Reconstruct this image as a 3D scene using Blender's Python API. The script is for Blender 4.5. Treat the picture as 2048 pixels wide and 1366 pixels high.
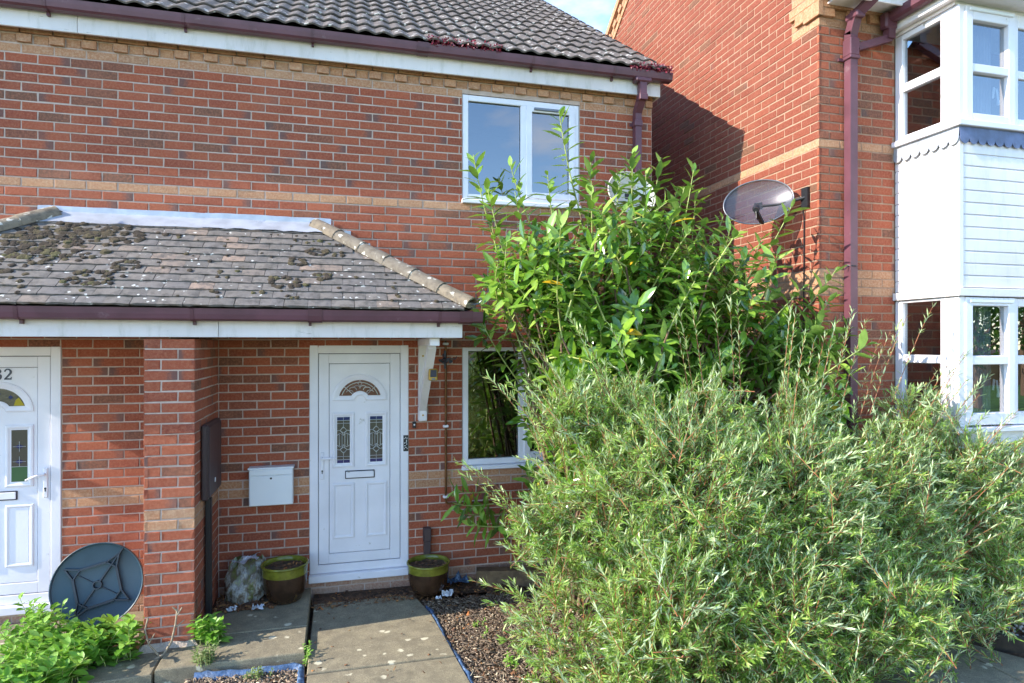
import bpy, math, random
import numpy as np
from mathutils import Vector, Matrix

R = math.radians
rng = np.random.default_rng(7)
random.seed(7)
for o in list(bpy.data.objects):
    bpy.data.objects.remove(o)
sc = bpy.context.scene
COL = sc.collection

# ------------------------------------------------------------------ camera, sky, sun, exposure
CAM = (0.0, -5.9, 2.1)
YAW = R(14.9)
cam = bpy.data.cameras.new('camera')
cam.sensor_width = 36.0
cam.lens = 1272 / 2048 * 36
cam.shift_y = 7 / 2048
cam.clip_end = 900
cam.clip_start = 0.05
camo = bpy.data.objects.new('camera', cam)
camo.location = CAM
camo.rotation_euler = (R(90), 0, -YAW)
COL.objects.link(camo)
sc.camera = camo

SUN_EL = R(29.6)
SUN_AZ = R(5.6)            # sunlight travels along +x and slightly into the facade
sun_dir = Vector((math.cos(SUN_EL) * math.cos(SUN_AZ), math.cos(SUN_EL) * math.sin(SUN_AZ), -math.sin(SUN_EL)))
sl = bpy.data.lights.new('sun', 'SUN')
sl.energy = 2.5
sl.angle = R(0.53)
sl.color = (1.0, 0.91, 0.77)
so = bpy.data.objects.new('sun', sl)
so.rotation_euler = sun_dir.to_track_quat('-Z', 'Y').to_euler()
COL.objects.link(so)

w = bpy.data.worlds.new('World')
sc.world = w
w.use_nodes = True
wn, wlk = w.node_tree.nodes, w.node_tree.links
wn.clear()
wo = wn.new('ShaderNodeOutputWorld')
bg = wn.new('ShaderNodeBackground')
bg.inputs['Strength'].default_value = 0.15
sky = wn.new('ShaderNodeTexSky')
sky.sky_type = 'NISHITA'
sky.sun_disc = False
sky.sun_elevation = SUN_EL
sky.sun_rotation = math.atan2(-sun_dir.x, -sun_dir.y)
sky.air_density = 1.0
sky.dust_density = 0.1
sky.altitude = 1200
sky.ozone_density = 1.0
tc = wn.new('ShaderNodeTexCoord')
mp = wn.new('ShaderNodeMapping')
mp.inputs['Scale'].default_value = (1.0, 1.0, 2.6)
mp.inputs['Location'].default_value = (0.35, 0.2, 0.1)
cn = wn.new('ShaderNodeTexNoise')
cn.inputs['Scale'].default_value = 2.3
cn.inputs['Detail'].default_value = 9
cn.inputs['Roughness'].default_value = 0.58
cr = wn.new('ShaderNodeValToRGB')
cr.color_ramp.elements[0].position = 0.56
cr.color_ramp.elements[1].position = 0.80
cm = wn.new('ShaderNodeMix')
cm.data_type = 'RGBA'
cm.inputs['B'].default_value = (3.4, 3.4, 3.5, 1)
wlk.new(tc.outputs['Generated'], mp.inputs['Vector'])
wlk.new(mp.outputs[0], cn.inputs['Vector'])
wlk.new(cn.outputs['Fac'], cr.inputs['Fac'])
wlk.new(cr.outputs['Color'], cm.inputs['Factor'])
hs = wn.new('ShaderNodeHueSaturation')
hs.inputs['Saturation'].default_value = 1.1
wlk.new(sky.outputs['Color'], hs.inputs['Color'])
wlk.new(hs.outputs['Color'], cm.inputs['A'])
wlk.new(cm.outputs['Result'], bg.inputs['Color'])
wlk.new(bg.outputs[0], wo.inputs['Surface'])

sc.render.engine = 'CYCLES'
sc.view_settings.view_transform = 'Standard'
sc.view_settings.look = 'None'
sc.view_settings.gamma = 1
sc.view_settings.use_curve_mapping = False
sc.view_settings.exposure = 2.0
sc.cycles.max_bounces = 8
sc.cycles.diffuse_bounces = 4
sc.cycles.transparent_max_bounces = 12
sc.cycles.sample_clamp_indirect = 6

def cam_px(x, y, z):
    c, s = math.cos(YAW), math.sin(YAW)
    a, b = x - CAM[0], y - CAM[1]
    r, f = a * c - b * s, a * s + b * c
    if f < 0.05:
        return None
    return (1024 + 1272 * r / f, 690 - 1272 * (z - CAM[2]) / f, f)

def in_view(p, m=20):
    q = cam_px(*p)
    return q is not None and -m < q[0] < 2048 + m and -m < q[1] < 1366 + m

# ------------------------------------------------------------------ materials
def lin(r, g, b):
    f = lambda v: (v / 255 / 12.92) if v <= 10.3 else ((v / 255 + 0.055) / 1.055) ** 2.4
    return (f(r), f(g), f(b), 1)

class NT:
    def __init__(s, name):
        s.m = bpy.data.materials.new(name)
        s.m.use_nodes = True
        s.n, s.l = s.m.node_tree.nodes, s.m.node_tree.links
        s.b = s.n['Principled BSDF']
        s.out = s.n['Material Output']
    def new(s, t, **k):
        n = s.n.new(t)
        for a, v in k.items():
            setattr(n, a, v)
        return n
    def link(s, a, b):
        s.l.new(a, b)
    def val(s, sock, v):
        if hasattr(v, 'links') or isinstance(v, bpy.types.NodeSocket):
            s.link(v, sock)
        else:
            sock.default_value = v
    def noise(s, scale, detail=4, rough=0.55, vec=None):
        n = s.new('ShaderNodeTexNoise')
        n.inputs['Scale'].default_value = scale
        n.inputs['Detail'].default_value = detail
        n.inputs['Roughness'].default_value = rough
        s.link(vec if vec is not None else s.obj(), n.inputs['Vector'])
        return n.outputs['Fac']
    def obj(s):
        if not hasattr(s, '_obj'):
            g = s.new('ShaderNodeNewGeometry')
            s._obj = g.outputs['Position']
            s.back = g.outputs['Backfacing']
            s.nrm = g.outputs['Normal']
        return s._obj
    def ramp(s, fac, stops, mode='LINEAR'):
        n = s.new('ShaderNodeValToRGB')
        e = n.color_ramp.elements
        n.color_ramp.interpolation = mode
        while len(e) < len(stops):
            e.new(0.5)
        for i, (p, c) in enumerate(stops):
            e[i].position = p
            e[i].color = c if len(c) == 4 else (*c, 1)
        s.link(fac, n.inputs['Fac'])
        return n.outputs['Color']
    def mix(s, f, a, b, blend='MIX'):
        n = s.new('ShaderNodeMix', data_type='RGBA', blend_type=blend)
        s.val(n.inputs['Factor'], f)
        s.val(n.inputs['A'], a)
        s.val(n.inputs['B'], b)
        return n.outputs['Result']
    def math(s, op, a, b=0.0, clamp=False):
        n = s.new('ShaderNodeMath', operation=op, use_clamp=clamp)
        s.val(n.inputs[0], a)
        s.val(n.inputs[1], b)
        return n.outputs[0]
    def smooth(s, x, lo, hi):
        n = s.new('ShaderNodeMapRange', interpolation_type='SMOOTHSTEP')
        s.val(n.inputs['Value'], x)
        n.inputs['From Min'].default_value = lo
        n.inputs['From Max'].default_value = hi
        return n.outputs['Result']
    def rnd(s):
        a = s.new('ShaderNodeAttribute', attribute_name='rnd')
        o = s.new('ShaderNodeObjectInfo')
        return s.math('FRACT', s.math('ADD', a.outputs['Fac'], o.outputs['Random']))
    def bump(s, h, strength=0.5, dist=0.01, prev=None):
        n = s.new('ShaderNodeBump')
        n.inputs['Strength'].default_value = strength
        n.inputs['Distance'].default_value = dist
        s.link(h, n.inputs['Height'])
        if prev is not None:
            s.link(prev, n.inputs['Normal'])
        return n.outputs['Normal']
    def set(s, col=None, rough=None, nrm=None, **k):
        if col is not None: s.val(s.b.inputs['Base Color'], col)
        if rough is not None: s.val(s.b.inputs['Roughness'], rough)
        if nrm is not None: s.link(nrm, s.b.inputs['Normal'])
        for a, v in k.items():
            s.val(s.b.inputs[a.replace('_', ' ')], v)
        return s.m

M = {}
def simple(name, col, rough=0.5, var=0.12, nscale=6.0, bscale=60.0, bstr=0.15, bdist=0.004, dirt=None, **k):
    t = NT(name)
    n = t.noise(nscale, 5)
    c = t.mix(t.smooth(n, 0.3, 0.7), tuple(v * (1 - var) for v in col[:3]) + (1,), tuple(min(1, v * (1 + var)) for v in col[:3]) + (1,))
    if dirt:
        dn = t.noise(dirt[1], 7, 0.7)
        c = t.mix(t.smooth(dn, dirt[2], dirt[2] + 0.12), c, dirt[0])
    h = t.noise(bscale, 4)
    M[name] = t.set(c, rough, t.bump(h, bstr, bdist), **k)
    return M[name]

def brick_mat(name, stops, pale, hi):
    t = NT(name)
    r = t.rnd()
    c = t.ramp(r, stops)
    n1 = t.noise(55, 5, 0.65)
    c = t.mix(t.smooth(n1, 0.35, 0.72), c, t.mix(0.55, c, pale))
    n2 = t.noise(210, 3, 0.6)
    c = t.mix(t.math('MULTIPLY', t.smooth(n2, 0.55, 0.72), 0.6), c, t.mix(0.6, c, (0.02, 0.014, 0.012, 1)))
    uv = t.new('ShaderNodeUVMap')
    sp = t.new('ShaderNodeSeparateXYZ')
    t.link(uv.outputs[0], sp.inputs[0])
    r2 = t.math('FRACT', t.math('MULTIPLY', r, 13.37))
    r3 = t.math('FRACT', t.math('MULTIPLY', r, 41.7))
    side = t.math('ABSOLUTE', t.math('SUBTRACT', sp.outputs['X'], t.math('ROUND', r3)))
    edge = t.smooth(t.math('ADD', side, t.math('MULTIPLY', t.math('SUBTRACT', n1, 0.5), 0.5)), 0.42, 0.08)
    burnt = t.math('MULTIPLY', edge, t.smooth(r2, hi, hi + 0.1))
    c = t.mix(t.math('MULTIPLY', burnt, 0.72), c, lin(92, 78, 76))
    # weathering bloom drifting over neighbouring bricks
    big = t.noise(1.7, 5, 0.6)
    c = t.mix(t.math('MULTIPLY', t.smooth(big, 0.48, 0.72), 0.32), c, pale)
    st = t.new('ShaderNodeMapping')
    st.inputs['Scale'].default_value = (1.0, 1.0, 1.6)
    t.link(t.obj(), st.inputs['Vector'])
    h1 = t.noise(120, 4, 0.7, st.outputs[0])
    h2 = t.noise(28, 3, 0.5)
    nb = t.bump(h2, 0.35, 0.006)
    nb = t.bump(h1, 0.9, 0.006, nb)
    M[name] = t.set(c, 0.88, nb)

brick_mat('red_brick', [(0.0, lin(146, 70, 45)), (0.15, lin(158, 80, 51)), (0.28, lin(138, 63, 42)), (0.4, lin(153, 74, 47)), (0.56, lin(164, 82, 54)), (0.68, lin(136, 64, 43)), (0.79, lin(152, 72, 47)), (0.88, lin(128, 69, 50)), (0.97, lin(108, 72, 56))], lin(180, 114, 86), 0.76)
brick_mat('dimmed_side_brick', [(0.0, lin(114, 51, 35)), (0.25, lin(127, 59, 40)), (0.5, lin(119, 53, 36)), (0.75, lin(130, 63, 43)), (0.94, lin(112, 51, 35)), (0.98, lin(98, 67, 48))], lin(150, 92, 70), 0.95)  # gable side copy of the red brick, colour darkened to offset the sun
brick_mat('buff_brick', [(0.0, lin(168, 114, 80)), (0.3, lin(180, 126, 90)), (0.6, lin(172, 118, 84)), (1.0, lin(160, 112, 82))], lin(208, 174, 142), 0.97)
brick_mat('pale_plinth_brick', [(0.0, lin(170, 128, 104)), (0.5, lin(160, 112, 90)), (1.0, lin(176, 140, 118))], lin(200, 175, 155), 0.97)
t = NT('mortar')
n = t.math('ADD', t.math('MULTIPLY', t.noise(18, 5), 0.5), t.math('MULTIPLY', t.noise(1.3, 5), 0.5))
M['mortar'] = t.set(t.mix(t.smooth(n, 0.3, 0.7), lin(168, 145, 131), lin(197, 175, 162)), 0.95, t.bump(t.noise(220, 4), 0.5, 0.003))

t = NT('pink_mortar')
n = t.noise(18, 5)
M['pink_mortar'] = t.set(t.mix(t.smooth(n, 0.3, 0.7), lin(146, 116, 96), lin(166, 138, 116)), 0.95, t.bump(t.noise(220, 4), 0.5, 0.003))
def painted(name, col, chip, rough=0.55, thr=0.66, grime=lin(160, 156, 140)):
    t = NT(name)
    m1 = t.new('ShaderNodeMapping')
    m1.inputs['Scale'].default_value = (1.5, 6, 14)
    t.link(t.obj(), m1.inputs['Vector'])
    a = t.noise(3.0, 9, 0.72, m1.outputs[0])
    b = t.noise(1.6, 5)
    c = t.mix(t.smooth(b, 0.35, 0.7), col, tuple(v * 0.88 for v in col[:3]) + (1,))
    c = t.mix(t.math('MULTIPLY', t.smooth(a, thr, thr + 0.06), 0.75), c, chip)
    m2 = t.new('ShaderNodeMapping')
    m2.inputs['Scale'].default_value = (2, 8, 60)
    t.link(t.obj(), m2.inputs['Vector'])
    m3 = t.new('ShaderNodeMapping')
    m3.inputs['Scale'].default_value = (5, 5, 1.2)
    t.link(t.obj(), m3.inputs['Vector'])
    c = t.mix(t.math('MULTIPLY', t.smooth(t.noise(2.2, 7, 0.68, m3.outputs[0]), 0.48, 0.72), 0.42), c, grime)
    M[name] = t.set(c, rough, t.bump(t.noise(4, 6, 0.6, m2.outputs[0]), 0.3, 0.004))

painted('weathered_white_paint', lin(222, 214, 214), lin(120, 116, 104), 0.6, 0.64)
painted('white_board_paint', lin(232, 226, 228), lin(150, 148, 140), 0.5, 0.69, lin(196, 196, 190))
simple('white_plastic', lin(226, 223, 230), 0.32, 0.06, 2.2, 9, 0.03, dirt=(lin(160, 155, 142), 9, 0.625))
simple('white_metal', lin(222, 224, 228), 0.35, 0.02, 3, 20, 0.02)
simple('maroon_plastic', lin(95, 57, 68), 0.42, 0.16, 5, 30, 0.06, dirt=(lin(120, 92, 98), 6, 0.60))
simple('dark_maroon_plastic', lin(84, 46, 56), 0.4, 0.15, 5, 30, 0.06)
simple('brown_box', lin(66, 52, 54), 0.45, 0.12, 4, 30, 0.08, dirt=(lin(96, 80, 76), 5, 0.62))
simple('black_plastic', lin(34, 34, 38), 0.4, 0.1)
simple('dark_line', lin(46, 46, 60), 0.5, 0.1)
simple('grey_metal', lin(120, 122, 128), 0.35, 0.1, Metallic=0.6)
simple('lead_came', lin(196, 200, 208), 0.3, 0.05, Metallic=0.5)
simple('copper_pipe', lin(112, 76, 44), 0.4, 0.25, 12, Metallic=0.5, dirt=(lin(70, 64, 46), 14, 0.55))
simple('brass', lin(176, 142, 70), 0.35, 0.15, Metallic=0.6)
simple('wrought_iron', lin(70, 72, 82), 0.45, 0.2, 30, Metallic=0.4)
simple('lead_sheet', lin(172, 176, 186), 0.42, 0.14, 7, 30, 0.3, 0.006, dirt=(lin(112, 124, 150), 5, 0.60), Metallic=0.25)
simple('shaded_lead', lin(86, 96, 128), 0.42, 0.3, 9, 30, 0.3, dirt=(lin(140, 146, 166), 11, 0.62))  # lead for the bay front skirt, with its shade put into the colour
simple('olive_glaze', lin(108, 108, 38), 0.16, 0.3, 14, 20, 0.05, dirt=(lin(84, 84, 30), 20, 0.6))
simple('brown_glaze', lin(60, 42, 30), 0.12, 0.35, 9, 14, 0.06, dirt=(lin(96, 74, 44), 7, 0.58))
simple('teal_plastic', lin(52, 78, 92), 0.42, 0.12, 4, 50, 0.08, dirt=(lin(74, 96, 108), 6, 0.62))
simple('dark_teal_plastic', lin(34, 46, 58), 0.45, 0.12)
simple('dish_cream', lin(206, 204, 194), 0.5, 0.08, 4, dirt=(lin(190, 168, 120), 3, 0.52))
simple('soil', lin(84, 64, 48), 0.95, 0.4, 30, 90, 0.9, 0.02, dirt=(lin(116, 84, 60), 12, 0.55))
simple('litter_soil', lin(92, 68, 50), 0.95, 0.4, 22, 120, 0.9, 0.02, dirt=(lin(60, 46, 36), 9, 0.5))
simple('blue_membrane', lin(58, 84, 118), 0.55, 0.35, 25, 60, 0.5, 0.01, dirt=(lin(126, 150, 182), 10, 0.52))
simple('bark_wood', lin(120, 96, 78), 0.9, 0.35, 40, 80, 0.6)
simple('twig_wood', lin(142, 120, 82), 0.8, 0.3, 40, 80, 0.5)
simple('willow_twig', lin(136, 84, 54), 0.7, 0.3, 20)
simple('laurel_stem', lin(150, 160, 92), 0.6, 0.25, 12)
simple('dead_twig', lin(150, 134, 112), 0.9, 0.25, 50, 90, 0.7, 0.006)
simple('sleeper_wood', lin(108, 88, 66), 0.85, 0.3, 12, 60, 0.5)
simple('rough_mortar', lin(166, 152, 140), 0.95, 0.2, 14, 50, 0.9, 0.02)
simple('interior_dark', lin(70, 68, 66), 0.9, 0.2)
simple('curtain_fabric', lin(150, 152, 160), 0.9, 0.12)
simple('roof_underlay', lin(40, 36, 34), 0.9, 0.1)
simple('timber_fence', lin(150, 112, 76), 0.85, 0.2, 8)
simple('foil', lin(196, 198, 206), 0.3, 0.15, 60, 60, 0.8, 0.01)
simple('slate_sleeper', lin(60, 52, 44), 0.9, 0.25, 14, 40, 0.6)

# roof tiles
def tile_mat(name, stops, lichen, thr, moss):
    t = NT(name)
    c = t.ramp(t.rnd(), stops)
    c = t.mix(t.smooth(t.noise(16, 6, 0.7), 0.4, 0.7), c, tuple(v * 0.6 for v in stops[0][1][:3]) + (1,))
    v = t.new('ShaderNodeTexVoronoi')
    v.inputs['Scale'].default_value = 15
    v.inputs['Randomness'].default_value = 1
    wv = t.new('ShaderNodeMix', data_type='RGBA', blend_type='ADD')
    wv.inputs['Factor'].default_value = 0.05
    nn = t.new('ShaderNodeTexNoise')
    nn.inputs['Scale'].default_value = 30
    t.link(t.obj(), nn.inputs['Vector'])
    t.link(t.obj(), wv.inputs['A'])
    t.link(nn.outputs['Color'], wv.inputs['B'])
    t.link(wv.outputs['Result'], v.inputs['Vector'])
    gate = t.smooth(t.noise(5, 4), 0.42, 0.5)
    sp = t.math('MULTIPLY', t.smooth(v.outputs['Distance'], thr + 0.06, thr), gate)
    c = t.mix(t.math('MULTIPLY', sp, 0.8), c, lichen)
    mz = t.smooth(t.noise(7, 8, 0.72), 0.60, 0.68)
    c = t.mix(t.math('MULTIPLY', mz, 0.6), c, moss)
    M[name] = t.set(c, 0.9, t.bump(t.noise(90, 5, 0.7), 0.6, 0.006))
tile_mat('plain_tile', [(0, lin(104, 98, 94)), (0.4, lin(118, 110, 104)), (0.75, lin(108, 102, 100)), (0.92, lin(126, 112, 102)), (1, lin(146, 124, 110))], lin(208, 208, 204), 0.13, lin(72, 62, 48))
tile_mat('pantile', [(0, lin(90, 82, 78)), (0.5, lin(105, 95, 89)), (1, lin(98, 90, 86))], lin(196, 192, 186), 0.22, lin(66, 58, 50))
tile_mat('hip_tile', [(0, lin(120, 108, 94)), (0.5, lin(134, 120, 102)), (1, lin(116, 108, 98))], lin(206, 200, 188), 0.26, lin(86, 76, 60))
t = NT('moss')
c = t.ramp(t.rnd(), [(0, lin(50, 41, 34)), (0.5, lin(66, 55, 43)), (0.85, lin(78, 68, 48)), (1, lin(88, 84, 52))])
M['moss'] = t.set(c, 1.0, t.bump(t.noise(160, 4), 0.9, 0.01))

# paving
t = NT('paving_slab')
c = t.mix(t.smooth(t.noise(9, 7, 0.7), 0.35, 0.7), lin(122, 112, 92), lin(148, 137, 112))
c = t.mix(t.math('MULTIPLY', t.smooth(t.noise(150, 3), 0.46, 0.66), 0.75), c, lin(90, 85, 74))
c = t.mix(t.math('MULTIPLY', t.smooth(t.noise(60, 4, 0.7), 0.55, 0.7), 0.4), c, lin(178, 168, 140))
v = t.new('ShaderNodeTexVoronoi')
v.inputs['Scale'].default_value = 7.5
wv = t.new('ShaderNodeMix', data_type='RGBA', blend_type='ADD')
wv.inputs['Factor'].default_value = 0.05
nn = t.new('ShaderNodeTexNoise'); nn.inputs['Scale'].default_value = 22; nn.inputs['Detail'].default_value = 4
t.link(t.obj(), nn.inputs['Vector']); t.link(t.obj(), wv.inputs['A']); t.link(nn.outputs['Color'], wv.inputs['B'])
t.link(wv.outputs['Result'], v.inputs['Vector'])
gt = t.smooth(t.noise(3.0, 3), 0.47, 0.52)
c = t.mix(t.math('MULTIPLY', t.math('MULTIPLY', t.smooth(v.outputs['Distance'], 0.22, 0.15), gt), 0.75), c, lin(214, 206, 180))
c = t.mix(t.math('MULTIPLY', t.smooth(t.noise(2.4, 6, 0.7), 0.56, 0.68), 0.5), c, lin(84, 78, 66))
M['paving_slab'] = t.set(c, 0.9, t.bump(t.noise(140, 5, 0.7), 0.5, 0.005))

def chips_mat(name, stops):
    t = NT(name)
    c = t.ramp(t.rnd(), stops)
    M[name] = t.set(c, 0.9, t.bump(t.noise(90, 4), 0.4, 0.005))
chips_mat('bark_chips', [(0, lin(98, 82, 70)), (0.3, lin(142, 122, 102)), (0.5, lin(84, 72, 64)), (0.7, lin(160, 138, 114)), (0.85, lin(68, 60, 54)), (0.93, lin(186, 166, 138)), (1, lin(206, 190, 164))])
chips_mat('gravel_stones', [(0, lin(150, 146, 140)), (0.4, lin(180, 172, 164)), (0.7, lin(128, 124, 122)), (1, lin(204, 198, 188))])
chips_mat('dead_leaf', [(0, lin(96, 66, 46)), (0.4, lin(128, 88, 56)), (0.7, lin(84, 62, 52)), (0.9, lin(160, 116, 70)), (1, lin(176, 110, 60))])

def leaf_mat(name, stops, under=None, rough=0.4, trans=0.3, tcol=None, spec=0.5):
    t = NT(name)
    c = t.ramp(t.rnd(), stops)
    t.obj()
    if under is not None:
        c = t.mix(t.back, c, under)
    n = t.noise(25, 3)
    c = t.mix(t.math('MULTIPLY', t.smooth(n, 0.35, 0.7), 0.25), c, tuple(v * 0.5 for v in stops[0][1][:3]) + (1,))
    t.set(c, rough, Specular_IOR_Level=spec)
    tr = t.new('ShaderNodeBsdfTranslucent')
    t.val(tr.inputs['Color'], t.mix(1.0, c, tcol or (1.5, 1.7, 0.5, 1), 'MULTIPLY'))
    ms = t.new('ShaderNodeMixShader')
    ms.inputs[0].default_value = trans
    t.link(t.b.outputs[0], ms.inputs[1])
    t.link(tr.outputs[0], ms.inputs[2])
    t.link(ms.outputs[0], t.out.inputs['Surface'])
    M[name] = t.m
leaf_mat('laurel_leaf', [(0, lin(66, 104, 32)), (0.25, lin(94, 134, 40)), (0.55, lin(120, 158, 54)), (0.82, lin(146, 178, 72)), (0.985, lin(160, 186, 90)), (0.992, lin(206, 168, 40)), (1, lin(206, 160, 40))], lin(122, 150, 82), 0.15, 0.26, (1.3, 1.45, 0.5, 1), 0.95)
leaf_mat('willow_leaf', [(0, lin(94, 132, 46)), (0.35, lin(122, 158, 62)), (0.65, lin(146, 174, 82)), (0.88, lin(168, 188, 112)), (0.97, lin(190, 202, 150)), (1, lin(196, 178, 90))], lin(184, 200, 162), 0.36, 0.25, (1.3, 1.4, 0.6, 1), 0.6)
leaf_mat('weed_leaf', [(0, lin(98, 146, 46)), (0.4, lin(126, 172, 64)), (0.8, lin(148, 188, 86)), (1, lin(166, 200, 106))], lin(150, 182, 104), 0.42, 0.3, (1.3, 1.5, 0.5, 1), 0.4)
leaf_mat('grey_weed_leaf', [(0, lin(96, 116, 66)), (1, lin(132, 148, 96))], None, 0.6, 0.25)
leaf_mat('sedum_leaf', [(0, lin(92, 22, 40)), (0.5, lin(128, 36, 56)), (0.85, lin(150, 60, 80)), (1, lin(170, 120, 120))], None, 0.4, 0.15, (1.2, 0.6, 0.7, 1))
leaf_mat('tree_leaf', [(0, lin(50, 84, 28)), (0.5, lin(70, 106, 36)), (1, lin(92, 124, 46))], None, 0.45, 0.3)
leaf_mat('grass_blade', [(0, lin(62, 98, 34)), (1, lin(96, 130, 52))], None, 0.6, 0.2)
simple('lawn', lin(76, 112, 44), 0.9, 0.3, 1.4, 90, 0.8, 0.02)

# glass
def glass_mat(name, tint, ior, dark=0.0):
    t = NT(name)
    t.n.remove(t.b)
    fr = t.new('ShaderNodeFresnel')
    fr.inputs['IOR'].default_value = ior
    gl = t.new('ShaderNodeBsdfGlossy')
    gl.inputs['Roughness'].default_value = 0.0
    gl.inputs['Color'].default_value = (0.97, 0.98, 1.0, 1)
    g = t.new('ShaderNodeNewGeometry')
    nz = t.new('ShaderNodeTexNoise')
    nz.inputs['Scale'].default_value = 1.7
    t.link(g.outputs['Position'], nz.inputs['Vector'])
    t.link(t.bump(nz.outputs['Fac'], 0.05, 0.02), gl.inputs['Normal'])
    tr = t.new('ShaderNodeBsdfTransparent')
    tr.inputs['Color'].default_value = tint
    ms = t.new('ShaderNodeMixShader')
    t.link(t.math('MULTIPLY', fr.outputs[0], t.math('SUBTRACT', 1.0, g.outputs['Backfacing'])), ms.inputs[0])
    t.link(tr.outputs[0], ms.inputs[1])
    t.link(gl.outputs[0], ms.inputs[2])
    t.link(ms.outputs[0], t.out.inputs['Surface'])
    M[name] = t.m
glass_mat('window_glass', (0.72, 0.76, 0.78, 1), 3.0)
t = NT('door_glass'); M['door_glass'] = t.set(lin(74, 66, 62), 0.12, t.bump(t.noise(70, 3), 0.25, 0.004), Specular_IOR_Level=0.8)
t = NT('blue_glass'); M['blue_glass'] = t.set(lin(34, 36, 96), 0.1, Specular_IOR_Level=0.7)
t = NT('red_glass'); M['red_glass'] = t.set(lin(96, 44, 40), 0.12, t.bump(t.noise(60, 3), 0.25, 0.004), Specular_IOR_Level=0.7)
t = NT('yellow_glass'); M['yellow_glass'] = t.set(lin(170, 150, 40), 0.12, Specular_IOR_Level=0.7)
t = NT('green_glass'); M['green_glass'] = t.set(lin(60, 96, 60), 0.12, Specular_IOR_Level=0.7)
t = NT('dish_mesh')
t.set(lin(82, 84, 94), 0.34, Metallic=0.3)
tr = t.new('ShaderNodeBsdfTransparent')
ms = t.new('ShaderNodeMixShader')
ms.inputs[0].default_value = 0.42
t.link(t.b.outputs[0], ms.inputs[1]); t.link(tr.outputs[0], ms.inputs[2]); t.link(ms.outputs[0], t.out.inputs['Surface'])
M['dish_mesh'] = t.m
t = NT('bag_plastic')
bm_ = t.new('ShaderNodeMapping'); bm_.inputs['Scale'].default_value = (1.6, 1.0, 0.55); t.link(t.obj(), bm_.inputs['Vector'])
c = t.ramp(t.noise(9, 6, 0.65, bm_.outputs[0]), [(0.3, lin(66, 54, 46)), (0.42, lin(100, 106, 58)), (0.5, lin(98, 86, 72)), (0.57, lin(150, 150, 142)), (0.63, lin(96, 84, 70)), (0.75, lin(74, 62, 54))])
M['bag_plastic'] = t.set(c, 0.22, t.bump(t.noise(26, 5), 0.7, 0.015), Specular_IOR_Level=0.7)

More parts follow.
